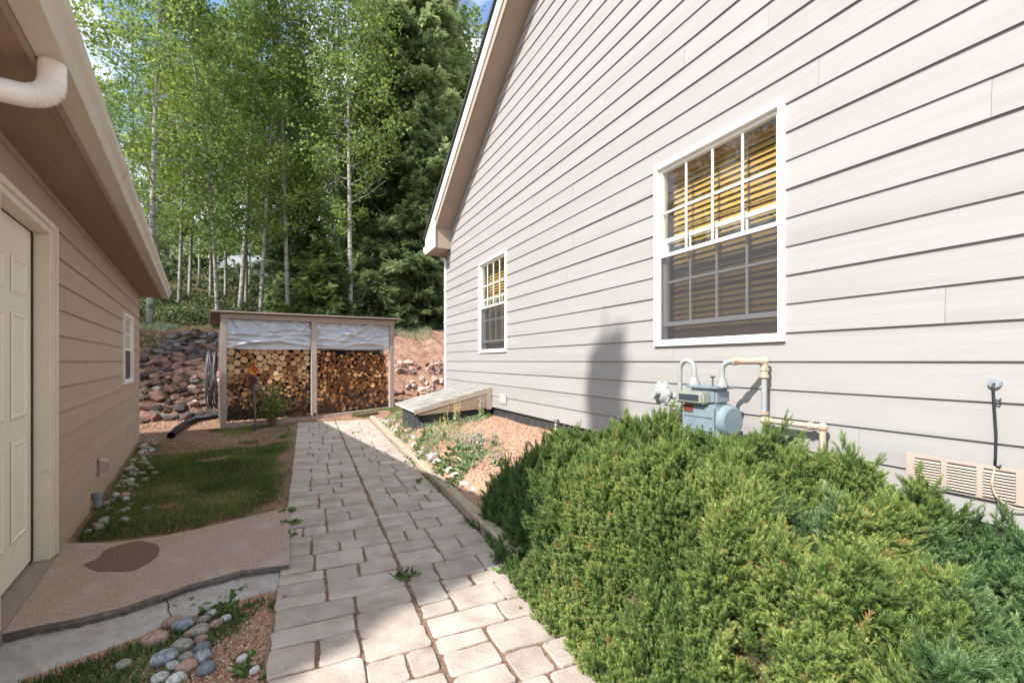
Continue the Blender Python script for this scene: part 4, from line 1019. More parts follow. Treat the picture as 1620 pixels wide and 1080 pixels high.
for i in range(len(ctrl) - 1):
    for t in np.linspace(0, 1, 22, endpoint=False): pts.append(ctrl[i] * (1 - t) + ctrl[i + 1] * t)
pts = np.array(pts)
for _ in range(12): pts[1:-1] = (pts[:-2] + pts[1:-1] * 2 + pts[2:]) / 4
m.tube(pts, [.052 + (.007 if i % 2 else 0) for i in range(len(pts))], 12, caps=False)
m.tube(pts[::-1], [.044] * len(pts), 12, caps=False)
single('drain_pipe', WORLD, tuple(pts[-1] - np.array((0, 0, .05))), m, 'rubber_black', smooth=False, label='black corrugated drain pipe curving over the soil beside the woodshed', cat='drain pipe')

# ---- torch ornament with a flame
def flame():
    x, y, z = hit(404, 683); b = (x, y, z)
    rt = root('garden_torch', WORLD, b, 'dark garden stake with a round disc and red metal flame in front of the logs', 'garden ornament')
    m = MB(); m.tube([(x, y, z - .05), (x - .01, y, z + .5), (x - .035, y, z + .93)], .019, 10); part('stake', m, 'steel_worn', rt, smooth=True, angle=40)
    c = (x - .035, y - .02, z + .99)
    m = MB(); n = 24; vs = []
    for yy, r in ((-.02, .075), (-.02, .098), (.02, .098)): vs += [(c[0] + r * math.cos(2 * math.pi * k / n), c[1] + yy, c[2] + r * math.sin(2 * math.pi * k / n)) for k in range(n)]
    m.add(vs, [(i * n + k, i * n + (k + 1) % n, (i + 1) * n + (k + 1) % n, (i + 1) * n + k) for i in range(2) for k in range(n)] + [tuple(range(2 * n, 3 * n))]); D = part('disc', m, 'steel_worn', rt)
    m = MB(); m.add([(c[0] + .073 * math.cos(2 * math.pi * k / n), c[1] - .0215, c[2] + .073 * math.sin(2 * math.pi * k / n)) for k in range(n)] + [(c[0], c[1] - .028, c[2])], [(k, (k + 1) % n, n) for k in range(n)]); part('disc_face', m, 'disc_maroon', D)
    out = [(-.07, .06), (-.105, .13), (-.098, .19), (-.07, .235), (-.072, .285), (-.03, .33), (.0, .375), (.012, .42), (.03, .37), (.028, .32), (.062, .27), (.10, .215), (.108, .15), (.085, .09), (.05, .06)]
    m = MB(); m.extr([(c[0] + a, c[1] - .01, c[2] + .02 + h * .82) for a, h in out], (0, .018, 0)); F = part('flame', m, 'rust_red', rt, bevel=.002)
    for k, (dx, h0, h1) in enumerate(((-.065, .12, .20), (-.035, .09, .27), (.0, .08, .33), (.038, .08, .26), (.07, .10, .19))):
        m = MB(); pts = [(c[0] + dx + .016 * math.sin(t * 5 + k), c[1] - .014, c[2] + .02 + (h0 + (h1 - h0) * t) * .82) for t in np.linspace(0, 1, 7)]; m.tube(pts, [.004, .0055, .0055, .0055, .005, .004, .002], 5); part('flame_stripe', m, 'flame_yellow', F)
flame()

# ================================================================== CELLAR HATCH
def hatch():
    s0, s1, n0, n1 = 6.66, 7.97, 1.56, NH - .022
    zt, zl = .915, .605
    rt = root('window_well_hatch', H, (n0, s0, .3), 'sloping shingled cover over a black window well against the house', 'hatch')
    def zz(n): return zl + (zt - zl) * (n - n0) / (n1 - n0)
    ov = .05
    m = MB(); m.extr([(n0, s0, zz(n0) - .028), (n1, s0, zz(n1) - .028), (n1, s0, zz(n1) - .012), (n0, s0, zz(n0) - .012)], (0, s1 - s0, 0)); part('deck', m, 'shed_paint', rt)
    rows, cols = 9, 9; L = (n1 - n0) / rows; rs = RS(8)
    for i in range(rows):
        for j in range(cols + 1):
            w = (s1 - s0) / cols; a = s0 + w * (j - (.5 if i % 2 else 0)); b = a + w; a, b = max(a, s0 - .015), min(b, s1 + .015)
            if b - a < .02: continue
            na, nb = n0 - .02 + L * i, n0 - .02 + L * (i + 1) + .03; t = .007 + rs.uniform(0, .003); nb = min(nb, n1)
            m = MB(); m.hexa([(na, a + .003, zz(na) - .010), (nb, a + .003, zz(nb) - .011), (nb, b - .003, zz(nb) - .011), (na, b - .003, zz(na) - .010)],
                             [(na, a + .003, zz(na) - .010 + t + .004), (nb, a + .003, zz(nb) - .008), (nb, b - .003, zz(nb) - .008), (na, b - .003, zz(na) - .010 + t + .004)])
            part('shingle', m, 'shingle', rt)
    # sides: sloping rafter, tapered cheek, wall post
    for s in (s0 - .022, s1 + .002):
        m = MB(); m.extr([(n0 - .01, s, zz(n0) - .075), (n1, s, zz(n1) - .085), (n1, s, zz(n1) - .018), (n0 - .01, s, zz(n0) - .018)], (0, .02, 0)); part('rafter', m, 'soffit_house', rt, bevel=.002)
        m = MB(); m.extr([(n0 + .05, s + .004, zz(n0) - .085), (n1 - .001, s + .004, .585), (n1 - .001, s + .004, zz(n1) - .088), (n0 + .05, s + .004, zz(n0) - .079)], (0, .012, 0)); part('cheek', m, 'soffit_garage', rt)
        m = MB(); m.box(n1 - .085, n1, s - .006, s + .0, .56, zz(n1) - .06); part('cheek_post', m, 'soffit_house', rt, bevel=.002)
    m = MB(); m.box(n0 - .030, n0 - .012, s0 - .022, s1 + .022, zz(n0) - .035, zz(n0) - .014); part('front_board', m, 'trim_white', rt, bevel=.002)
    # corrugated steel well, rounded towards the path
    m = MB(); out = []
    for i in range(61):
        t = i / 60
        if t < .3: p = (n1 - (n1 - n0 - .30) * t / .3, s0 + .03); nn_ = (0, -1)
        elif t > .7: p = (n0 + .30 + (n1 - n0 - .30) * (t - .7) / .3, s1 - .03); nn_ = (0, 1)
        else:
            q = (t - .3) / .4
            if q < .25: a = q / .25 * math.pi / 2; p = (n0 + .30 - .26 * math.sin(a), s0 + .03 + .26 * (1 - math.cos(a))); nn_ = (-math.sin(a), -math.cos(a))
            elif q > .75: a = (q - .75) / .25 * math.pi / 2; p = (n0 + .30 - .26 * math.cos(a), s1 - .03 - .26 * (1 - math.sin(a))); nn_ = (-math.cos(a), math.sin(a))
            else: p = (n0 + .04, s0 + .29 + (s1 - s0 - .58) * (q - .25) / .5); nn_ = (-1, 0)
        out.append((p, nn_))
    hs = np.linspace(.05, .575, 22); vs = []
    for z in hs:
        o = .008 * math.sin(z * 2 * math.pi / .07)
        for p, q in out: vs.append((p[0] + q[0] * o, p[1] + q[1] * o, z))
    k = len(out); m.add(vs, [(j * k + i, j * k + i + 1, (j + 1) * k + i + 1, (j + 1) * k + i) for j in range(len(hs) - 1) for i in range(k - 1)])
    part('well_liner', m, 'foundation_black', rt, smooth=True)
hatch()

# ---- bollard light
def bollard():
    n, s = 2.43, 4.07; x, y, _ = H.w(n, s); z = tz(x, y); b = (n, s, z)
    rt = root('path_light', H, b, 'small dark bollard light by the house foundation', 'garden light')
    m = MB(); m.tube([(n, s, z - .05), (n, s, z + .20)], .027, 14); part('post', m, 'steel_worn', rt, smooth=True, angle=40)
    m = MB(); m.tube([(n, s, z + .201), (n, s, z + .275)], .021, 12); part('lens', m, 'lens_clear', rt, smooth=True, angle=40)
    for k in range(6):
        a = k * math.pi / 3; m = MB(); m.tube([(n + .0265 * math.cos(a), s + .0265 * math.sin(a), z + .20), (n + .0265 * math.cos(a), s + .0265 * math.sin(a), z + .277)], .003, 5); part('cage_bar', m, 'steel_worn', rt)
    m = MB(); m.tube([(n, s, z + .237), (n, s, z + .245)], .0295, 14); part('cage_ring', m, 'steel_worn', rt)
    m = MB(); m.tube([(n, s, z + .276), (n, s, z + .295), (n, s, z + .308)], [.033, .033, .022], 14); part('cap', m, 'steel_worn', rt, smooth=True, angle=40)
bollard()

# ================================================================== GAS METER
def meter():
    # body centre in house frame
    n0, n1 = 2.42, 2.62; sa, sb = 2.05, 2.40; zb, zt = .80, 1.155; zc = (zb + zt) / 2
    rt = root('gas_meter', H, ((n0 + n1) / 2, (sa + sb) / 2, .8), 'blue-grey gas meter with regulator and rusty cream pipes on the house wall', 'gas meter')
    m = MB(); m.box(n0 + .012, n1 - .01, sa + .03, sb - .02, zb, zb + .235); B = part('body', m, 'meter_grey', rt, bevel=.018)
    for z in (zb + .15, zb + .06):
        m = MB(); m.box(n0 + .006, n0 + .0115, sa + .06, sb - .05, z, z + .012); part('rib', m, 'meter_grey', B)
    m = MB(); m.box(n0 + .04, n1 - .02, sa + .06, sb - .06, zb + .236, zt - .02); part('neck', m, 'meter_grey', rt, bevel=.015)
    m = MB(); m.box(n0 + .03, n1 - .01, sa + .04, sb - .04, zt - .019, zt); part('top_flange', m, 'meter_grey', rt, bevel=.005)
    # round diaphragm pans front and back
    for (a, b, c) in ((n1 - .03, n1 - .0, 1),):
        m = MB(); m.tube([(a, sa + .175, zb + .10), (b, sa + .175, zb + .10)], [.118, .095], 28); part('diaphragm_pan', m, 'meter_grey', rt, smooth=True, angle=30)
        for k in range(10):
            an = k * math.pi / 5 + .3; q = MB(); r = .112; ce = (a + c * .004, sa + .175 + r * math.cos(an), zb + .10 + r * math.sin(an)); q.tube([ce, (ce[0] + c * .012, ce[1], ce[2])], .007, 6); part('bolt', q, 'regulator_grey', rt)
    # side flange facing the camera
    m = MB(); cs = sa + .028
    m.tube([(n0 + .11, cs + .005, zb + .13), (n0 + .11, cs - .035, zb + .13), (n0 + .11, cs - .045, zb + .13)], [.105, .10, .085], 28); part('side_pan', m, 'meter_grey', rt, smooth=True, angle=30)
    # index (dial) box
    m = MB(); m.box(n0 - .035, n0 + .045, sa + .10, sb - .01, zb + .235, zb + .315); I = part('index_box', m, 'index_cover', rt, bevel=.012)
    m = MB(); m.box(n0 - .037, n0 - .0352, sa + .13, sb - .05, zb + .255, zb + .297); part('index_window', m, 'glass_dark', I)
    m = MB(); m.box(n0 + .0068, n0 + .0115, sa + .22, sb - .05, zb + .175, zb + .222); part('badge', m, 'badge_rust', rt)
    # couplings on top
    pin = ((n0 + n1) / 2, sb - .06); pout = ((n0 + n1) / 2, sa + .06)
    for p in (pin, pout):
        m = MB(); m.tube([(*p, zt - .005), (*p, zt + .018)], .036, 8); m.tube([(*p, zt + .018), (*p, zt + .05)], .028, 12); part('coupling', m, 'regulator_grey', rt)
    # inlet loop from the riser
    zl = 1.325; c0 = (pin[0] - .01, sb + .065)
    def arc(p, q, zbase, h, n=10):
        out = []
        for i in range(n + 1):
            a = math.pi * i / n; f = (1 - math.cos(a)) / 2; out.append((p[0] + (q[0] - p[0]) * f, p[1] + (q[1] - p[1]) * f, zbase + h * math.sin(a)))
        return out
    m = MB(); pts = [(*c0, .75), (*c0, .9), (*c0, 1.1), (*c0, zl - .07)] + arc(c0, pin, zl - .075, .075) + [(*pin, zt + .03)]
    m.tube(pts, .017, 12); part('inlet_pipe', m, 'pipe_grey', rt, smooth=True, angle=60)
    # outlet: bend up and right into the wrapped horizontal pipe
    e = (NH - .075, 1.96)
    st = np.array((pout[0] + .01, pout[1] - .10)); m = MB()
    pts = [(*pout, zt + .03), (*pout, zt + .11)]
    for k in range(1, 7):
        a = k / 6 * math.pi / 2; f = 1 - math.cos(a); pts.append((pout[0] + .02 * f, pout[1] - .07 * f, zt + .11 + .055 * math.sin(a)))
    m.tube(pts, .017, 12); part('outlet_bend', m, 'pipe_grey', rt, smooth=True, angle=60)
    zh = zt + .165; j = pts[-1]
    hp = [(j[0], j[1], zh), (j[0] + .05, j[1] - .05, zh), (e[0] - .01, e[1] + .04, zh)]
    hp = [(j[0], j[1] + .005, zh), (NH - .085, 2.02 + .0, zh), (NH - .08, e[1], zh)]
    hp = [(j[0], j[1] + .012, zh), ((j[0] + e[0]) / 2, (j[1] + e[1]) / 2, zh), (e[0], e[1], zh)]
    m = MB(); m.tube(hp, .0215, 12); part('header_pipe', m, 'pipe_cream', rt, smooth=True, angle=60)
    d = np.array(hp[2]) - np.array(hp[0]); d /= np.linalg.norm(d)
    for f in (.02, .10, .90):
        c = np.array(hp[0]) + (np.array(hp[2]) - np.array(hp[0])) * f; m = MB(); m.tube([c - d * .010, c + d * .010], .027, 10); part('fitting', m, 'pipe_cream', rt)
    # drop pipe and low run
    zlow = .94
    m = MB(); m.ball((e[0], e[1], zh), .029); part('elbow', m, 'pipe_cream', rt, smooth=True)
    m = MB(); m.tube([(e[0], e[1], zh), (e[0], e[1], 1.21)], .023, 12); part('drop_nipple', m, 'pipe_cream', rt, smooth=True, angle=60)
    m = MB(); m.tube([(e[0], e[1], 1.21), (e[0], e[1], zlow)], .0175, 12); part('drop_pipe', m, 'pipe_grey', rt, smooth=True, angle=60)
    for z in (1.268, 1.222, .985): m = MB(); m.tube([(e[0], e[1], z - .008), (e[0], e[1], z + .008)], .029, 8); part('union_nut', m, 'pipe_cream', rt)
    m = MB(); m.ball((e[0], e[1], zlow), .027); part('elbow', m, 'pipe_cream', rt, smooth=True)
    e2 = (e[0] - .0, 1.60)
    m = MB(); m.tube([(e[0], e[1], zlow), (e2[0], e2[1], zlow)], .0175, 12); part('low_pipe', m, 'pipe_cream', rt, smooth=True, angle=60)
    for s in (1.925, 1.665): m = MB(); m.tube([(e2[0], s - .009, zlow), (e2[0], s + .009, zlow)], .0245, 10); part('fitting', m, 'pipe_cream', rt)
    m = MB(); m.ball((e2[0], e2[1], zlow), .027); part('elbow', m, 'pipe_cream', rt, smooth=True)
    m = MB(); m.tube([(e2[0], e2[1], zlow), (e2[0], e2[1], .70), (e2[0] + .1, e2[1], .68)], .0175, 12); part('wall_pipe', m, 'pipe_cream', rt, smooth=True, angle=60)
    # regulator disc on the far side, facing the path
    rc = (2.46, 2.585, 1.085)
    for (a, b, r0, r1, nm) in ((-.042, -.018, .052, .080, 'regulator_cover'), (-.0175, -.010, .092, .092, 'regulator_flange'), (-.0095, -.002, .092, .092, 'regulator_flange'), (-.0015, .035, .078, .045, 'regulator_case')):
        m = MB(); m.tube([(rc[0] + a, rc[1], rc[2]), (rc[0] + b, rc[1], rc[2])], [r0, r1], 26); part(nm, m, 'regulator_grey', rt, smooth=True, angle=30)
    m = MB(); m.tube([(rc[0] - .042, rc[1], rc[2]), (rc[0] - .09, rc[1] + .0, rc[2])], [.03, .026], 14); part('regulator_cap', m, 'regulator_grey', rt, smooth=True, angle=30)
    for k in range(8):
        an = k * math.pi / 4 + .2; m = MB(); c = (rc[0] - .02, rc[1] + .083 * math.cos(an), rc[2] + .083 * math.sin(an)); m.tube([c, (c[0] + .022, c[1], c[2])], .007, 6); part('bolt', m, 'steel_worn', rt)
    m = MB(); m.tube([(rc[0] + .01, rc[1] + .01, rc[2] - .02), (c0[0] + .0, c0[1], rc[2] - .02)], .024, 12); part('regulator_arm', m, 'regulator_grey', rt, smooth=True, angle=30)
    m = MB(); m.ball((c0[0], c0[1], rc[2] - .02), .034); part('regulator_body', m, 'regulator_grey', rt, smooth=True)
    m = MB(); m.tube([(c0[0], c0[1], .90), (c0[0], c0[1], .935)], .029, 8); part('riser_union', m, 'pipe_cream', rt)
    m = MB(); m.tube([(c0[0] - .035, c0[1] + .02, .865), (c0[0] + .03, c0[1] - .01, .865)], .017, 10); m.ball((c0[0] - .045, c0[1] + .02, .865), .02); part('shutoff_valve', m, 'regulator_grey', rt)
    m = MB(); m.tube([(pout[0] - .03, pout[1] + .05, zt), (pout[0] - .03, pout[1] + .05, zt + .06)], .006, 6); m.box(pout[0] - .05, pout[0] - .01, pout[1] + .046, pout[1] + .054, zt + .055, zt + .066); part('seal_screw', m, 'steel_worn', rt)
meter()

# ---- cable from a grommet in the wall
def cable():
    rt = root('wall_cable', H, (NH - .02, .905, .8), 'thin cable running down the siding from a round grommet past the vent', 'cable')
    m = MB(); m.tube([(NH - .012, .905, 1.222), (NH - .030, .905, 1.222)], [.024, .021], 16); part('grommet', m, 'pvc_grey', rt, bevel=.002)
    m = MB(); pts = [(NH - .02, .905, 1.222), (NH - .038, .905, 1.218), (NH - .034, .906, 1.19), (NH - .030, .903, 1.10), (NH - .034, .897, 1.0), (NH - .030, .900, .90), (NH - .030, .902, .862)]
    m.tube(pts, .0055, 8); part('sleeve', m, 'rubber_black', rt, smooth=True)
    for z in (1.15, .862):
        m = MB(); m.tube([(NH - .030, .905, z), (NH - .035, .885, z - .004), (NH - .035, .882, z + .008)], .0038, 6); part('clip', m, 'rubber_black', rt, smooth=True)
    m = MB(); pts = [(NH - .030, .902, .862), (NH - .036, .905, .82), (NH - .045, .908, .78), (NH - .05, .895, .735), (NH - .05, .865, .705), (NH - .046, .83, .695), (NH - .034, .79, .70), (NH - .028, .70, .712), (NH - .026, .4, .715)]
    f = []; pts = [np.array(p) for p in pts]
    for i in range(len(pts) - 1):
        for t in (0, .25, .5, .75): f.append(pts[i] * (1 - t) + pts[i + 1] * t)
    f = np.array(f)
    for _ in range(3): f[1:-1] = (f[:-2] + 2 * f[1:-1] + f[2:]) / 4
    m.tube(f, .0042, 7); part('wire', m, 'pipe_cream', rt, smooth=True)
cable()

# ================================================================== STONES
def hull_rock(rs, k=16, flat=.55):
    bm = bmesh.new(); pts = randdir(k, rs) * np.array((1, .75, flat)) * rs.uniform(.8, 1.0, (k, 1))
    for p in pts: bm.verts.new(p)
    r = bmesh.ops.convex_hull(bm, input=bm.verts); bmesh.ops.delete(bm, geom=[v for v in bm.verts if not v.link_faces], context='VERTS')
    bmesh.ops.bevel(bm, geom=bm.edges[:], offset=.035, segments=1, affect='EDGES', clamp_overlap=True)
    me = bpy.data.meshes.new('rock'); bm.to_mesh(me); bm.free(); return me
def cobble_mesh(rs, sub=2):
    bm = bmesh.new(); bmesh.ops.create_icosphere(bm, subdivisions=sub, radius=1); s = Vector(rs.uniform(-9, 9, 3)); sq = (1, rs.uniform(.68, .85), rs.uniform(.5, .66))
    for v in bm.verts:
        f = 1 + .16 * mnoise.noise(v.co * .9 + s); v.co = Vector((v.co.x * f * sq[0], v.co.y * f * sq[1], v.co.z * f * sq[2]))
    me = bpy.data.meshes.new('river_stone'); bm.to_mesh(me); bm.free()
    for p in me.polygons: p.use_smooth = True
    return me
rs = RS(31)
ROCK = {}
for mt in ('rock_red', 'rock_grey', 'rock_dark', 'rock_pink'):
    for k in range(7):
        me = hull_rock(RS(100 + k)); me.materials.append(MATS[mt]); ROCK[mt, k] = me
COB = {}
for mt in ('cobble_blue', 'cobble_white', 'cobble_grey', 'cobble_pink', 'cobble_dark'):
    for k in range(5):
        me = cobble_mesh(RS(200 + k), 3); me.materials.append(MATS[mt]); COB[mt, k] = me
def put(me, name, x, y, z, sc, rot, label, cat, group):
    o = link(name, me, (x, y, z), rot, scale=sc); tag(o, label, cat, group); return o
# stacked bank of field stones left of the shed, and the paler tumbled ones to its right
row = 0; s = 12.12; cnt = 0
GR = 'field stones piled on the bank'
while s < 15.1:
    n = -1.5 + rs.uniform(0, .2)
    while n < .52:
        r = rs.uniform(.095, .18) * (1.2 if rs.rand() < .12 else 1)
        topline = 15.0 - .9 * sm(n, -.1, -1.6) - .25 * rs.rand()
        if s < topline and not (rs.rand() < .03):
            x, y, _ = G.w(n + r, s + rs.normal(0, .03)); z = tz(x, y)
            t = (s - 12.2) / 2.8
            if t > .62: mt = rs.choice(['rock_dark', 'rock_grey', 'rock_red'], p=[.45, .4, .15])
            elif t > .35: mt = rs.choice(['rock_dark', 'rock_grey', 'rock_red'], p=[.4, .15, .45])
            else: mt = rs.choice(['rock_red', 'rock_pink', 'rock_grey', 'rock_dark'], p=[.55, .07, .13, .25])
            side = ('beside the garage corner' if n < -1.0 else 'in the middle of the bank' if n < -.2 else 'close to the shed post'); cn = {'rock_dark': 'blackish', 'rock_grey': 'grey', 'rock_red': 'reddish', 'rock_pink': 'pale pink'}[mt]
            lab = ('dark stone high on the rock bank left of the woodshed' if t > .62 else 'brown stone midway up the rock bank left of the woodshed' if t > .35 else 'reddish stone low on the rock bank left of the woodshed')
            lab = '%s stone %s the rock bank, %s' % (cn, 'high on' if t > .62 else 'midway up' if t > .35 else 'low on', side)
            put(ROCK[mt, rs.randint(7)], 'rock', x, y, z + r * .16, (r * rs.uniform(1.0, 1.35), r * rs.uniform(1.0, 1.3), r * rs.uniform(1.0, 1.5)), (rs.normal(0, .25), rs.normal(0, .25), G.a + rs.normal(0, .5)), lab, 'rock', GR); cnt += 1
        n += r * rs.uniform(1.38, 1.65)
    s += .128
for (sa, sb, na, nb, N_) in ((12.15, 13.45, 3.95, 7.1, 85), (11.6, 12.3, 4.1, 6.9, 16)):
    for k in range(N_):
        s = rs.uniform(sa, sb); n = rs.uniform(na, nb); x, y, _ = G.w(n, s); r = rs.uniform(.09, .17) * (1.0 if sa > 12 else .6)
        mt = rs.choice(['rock_pink', 'rock_grey', 'rock_red', 'rock_dark'], p=[.62, .16, .20, .02])
        put(ROCK[mt, rs.randint(7)], 'rock', x, y, tz(x, y) + r * .25, (r * 1.3, r * 1.1, r * rs.uniform(1.1, 1.6)), (rs.normal(0, .4), rs.normal(0, .4), rs.uniform(0, 6.3)), '%s sunlit stone tumbled %s between woodshed and house' % ({'rock_dark': 'dark', 'rock_grey': 'grey', 'rock_red': 'reddish', 'rock_pink': 'pale pink'}[mt], 'near the shed post' if n < 5 else 'in the middle' if n < 6 else 'near the downspout'), 'rock', GR)
print('rocks', cnt)
# big river cobbles bottom left, each described
big = [(262, 917, .062, 'cobble_grey'), (0, 0, 0, 0)]
CB = [  # px, py, half-length m, colour, yaw, label
 (271, 985, .060, 'cobble_pink', .5, 'brown cobble tucked against the concrete footing crack'),
 (246, 1012, .088, 'cobble_pink', .25, 'long pinkish cobble at the left end of the cobble cluster'),
 (290, 990, .075, 'cobble_blue', .9, 'tall blue-grey cobble standing behind the round grey one'),
 (334, 971, .042, 'cobble_white', .4, 'small white cobble below the dandelion clump'),
 (322, 981, .046, 'cobble_grey', .6, 'pale green-grey cobble at the top of the cluster'),
 (314, 999, .070, 'cobble_grey', .4, 'rounded grey cobble in the middle of the cluster'),
 (341, 988, .048, 'cobble_pink', 1.1, 'round brick-pink cobble at the gravel edge'),
 (357, 979, .044, 'cobble_white', .1, 'flat cream cobble lying on the gravel'),
 (318, 1012, .045, 'cobble_pink', .5, 'tan cobble wedged between grey cobbles'),
 (319, 1026, .058, 'cobble_dark', .5, 'dark blue-green cobble half buried at the gravel edge'),
 (288, 1022, .072, 'cobble_grey', .1, 'broad grey cobble with grass in front'),
 (261, 1042, .078, 'cobble_blue', .6, 'blue cobble with a white top'),
 (320, 1040, .070, 'cobble_blue', -.4, 'big white-capped blue cobble beside the gravel'),
 (326, 1058, .062, 'cobble_dark', .1, 'smooth slate-grey cobble lowest at the gravel edge'),
 (294, 1040, .045, 'cobble_grey', .9, 'small grey cobble between two blue ones'),
 (273, 1053, .040, 'cobble_white', .2, 'small white cobble low in the cluster'),
 (296, 1054, .062, 'cobble_pink', .8, 'rusty pink cobble low in the cluster'),
 (253, 1073, .050, 'cobble_white', .5, 'pale cobble at the bottom edge, left one'),
 (279, 1074, .055, 'cobble_white', .9, 'long pale cobble at the bottom edge, right one'),
 (196, 1052, .050, 'cobble_grey', .1, 'lone grey cobble sunk in the weeds at the left'),
 (383, 1042, .036, 'cobble_white', .7, 'pale shard on the gravel with weeds'),
 (403, 1060, .034, 'cobble_white', 1.0, 'narrow pale chip lying near the paving edge'),
 (300, 1003, .040, 'cobble_pink', .3, 'reddish stone squeezed behind the round grey cobble')]
for px, py, r, mt, yaw, lab in CB:
    r *= .68; x, y, z = gp(px, py, -.02); put(COB[mt, rs.randint(5)], 'river_cobble', x, y, max(z, tz(x, y)) + r * .08, (r, r, r * 1.05), (rs.normal(0, .12), rs.normal(0, .12), yaw), lab, 'cobble', 'river cobbles beside the footing')
# small stones along the garage wall
for k in range(95):
    s = 4.45 + 5.4 * (rs.rand() ** .8); n = NG + .05 + abs(rs.normal(0, .12)) + .03; x, y, _ = G.w(n, s); r = rs.uniform(.028, .055)
    put(COB[rs.choice(['cobble_grey', 'cobble_pink', 'cobble_white', 'cobble_grey']), rs.randint(5)], 'pebble', x, y, tz(x, y) + r * .25, (r, r * .9, r), (0, 0, rs.uniform(0, 6.3)), 'rounded stone in the strip along the garage wall, %s' % ('near the concrete slab' if s < 5.4 else 'between standpipe and window' if s < 7.6 else 'under the garage window' if s < 9 else 'by the far garage corner'), 'pebble', 'stones along the garage wall')
# white stones behind the timber
for k in range(46):
    u = 5.2 + 4.7 * rs.rand(); v = V1 + .115 + abs(rs.normal(0, .05)) + .03; x, y, _ = P.w(v, u); r = rs.uniform(.03, .062)
    put(COB[rs.choice(['cobble_white', 'cobble_white', 'cobble_pink', 'cobble_grey']), rs.randint(5)], 'edging_stone', x, y, tz(x, y) + r * .3, (r, r * .85, r), (rs.normal(0, .2), 0, rs.uniform(0, 6.3)), 'whitish stone behind the timber, %s' % ('beside the window well' if u > 8.4 else 'between well and dandelion clump' if u > 6.6 else 'near the dandelion clump'), 'stone', 'pale stones behind the timber')
for px, py, r, lab in ((672, 741, .085, 'large white stone at the timber beside the dandelion clump'), (683, 748, .07, 'second white stone touching the large one by the timber'), (697, 764, .062, 'round cream stone on the timber side of the dark weeds'), (709, 771, .058, 'oval cream stone just below the round one'), (722, 785, .05, 'chipped pale stone near the juniper tips'), (738, 793, .045, 'last pale stone under the juniper tips')):
    _x, _y, _ = hit(px, py); _v, _u = P.l(_x, _y); x, y, z = P.w(max(_v, V1 + .17), _u); put(COB['cobble_white', rs.randint(5)], 'edging_stone', x, y, tz(x, y) + r * .35, (r, r * .8, r * .9), (0, 0, rs.uniform(0, 3)), lab, 'stone', 'pale stones behind the timber')
# bark log lying before the shed
m = MB(); a = hit(566, 660); b = hit(598, 655)
m.tube([(a[0], a[1], a[2] + .04), ((a[0] + b[0]) / 2, (a[1] + b[1]) / 2, a[2] + .055), (b[0], b[1], b[2] + .04)], [.04, .05, .035], 9)
single('bark_piece', WORLD, a, m, 'bark_log', label='fallen piece of bark on the ground between path end and woodshed', cat='bark')
# ================================================================== VEGETATION
def bump_tube(mb, pts, r0, r1, seg=8):
    n = len(pts); mb.tube(pts, [r0 + (r1 - r0) * i / (n - 1) for i in range(n)], seg)
LEAF_V = [(-.5, 0, 0), (0, -.08, .55), (.5, 0, 0.05), (0, .10, -.6)]
LEAF_F = [(0, 1, 2), (0, 2, 3)]
def aspen_mesh(seed, Ht, r_cr, base_f, leaves, leafsize, lean=0.0):
    rs = RS(seed); mb = MB(); n = 14; pts = []
    kx, ky = rs.normal(0, .12, 2)
    for i in range(n + 1):
        t = i / n; pts.append((kx * math.sin(t * 5) * t + lean * (1 - t) ** 2 * .0 + lean * t, ky * math.sin(t * 4 + 1) * t, Ht * t - .25))
    r0 = .0042 * Ht + .022
    bump_tube(mb, pts, r0, .012, 9)
    pts = np.array(pts); LP = []
    nb = 60
    for k in range(nb):
        t = base_f * .75 + (1 - base_f * .75) * (k / nb) ** .9; i = min(int(t * n), n - 1); p = pts[i] * (1 - (t * n - i)) + pts[i + 1] * (t * n - i)
        az = k * 2.4 + rs.normal(0, .4); prof = math.sin(min(1, (1 - t) / (1 - base_f * .75)) ** .7 * math.pi * .62) ** .8
        L = r_cr * (prof * rs.uniform(.55, 1.1) + .12); up = rs.uniform(.35, .95)
        if t < base_f and rs.rand() < .4: L *= .5
        q = p + np.array((math.cos(az) * L, math.sin(az) * L, up * L * .9)); mid = (p + q) / 2 + np.array((0, 0, -.06 * L))
        rb = max(.005, r0 * (1 - t) * .33); mb.tube([p, mid, q], [rb, rb * .6, .004], 5, caps=False)
        bare = t < base_f and rs.rand() < .35
        if not bare:
            m = max(6, int(leaves / nb * (.35 + L / r_cr))); f = np.clip(rs.choice(rs.uniform(.3, 1.05, 4), m) + rs.normal(0, .06, m), .15, 1.1)[:, None]
            c = p + (q - p) * f; c = c + rs.normal(0, 1, (m, 3)) * (.07 + .10 * L) * np.array((1, 1, .85)); LP.append(c)
            # finer twigs
            for _ in range(2):
                f0 = rs.uniform(.35, .9); a = p + (q - p) * f0; b = a + rs.normal(0, .3, 3) * (.5 + L * .3); mb.tube([a, b], [.006, .003], 3, caps=False)
    C = np.concatenate(LP); nL = len(C); D = randdir(nL, rs) + np.array((0, 0, .25))
    M = dirmats(D, rs.uniform(0, 6.28, nL), leafsize * rs.uniform(.5, 1.4, nL))
    cl = vnoise(C[:, 0] + C[:, 2] * .7, C[:, 1] + C[:, 2] * .4, 1.1, seed) + .5
    var = np.clip(.55 * cl + .38 * rs.rand(nL) + .12 * (rs.rand(nL) < .04), 0, 1)
    V, T, a = scatter(LEAF_V, LEAF_F, M, C, var)
    tr = mesh_of('trunk', mb.v, mb.f, 'aspen_bark', None, True)
    return tr, np_mesh('crown', V, T, 'leaf_aspen', a)
NEED_V = []; NEED_F = []
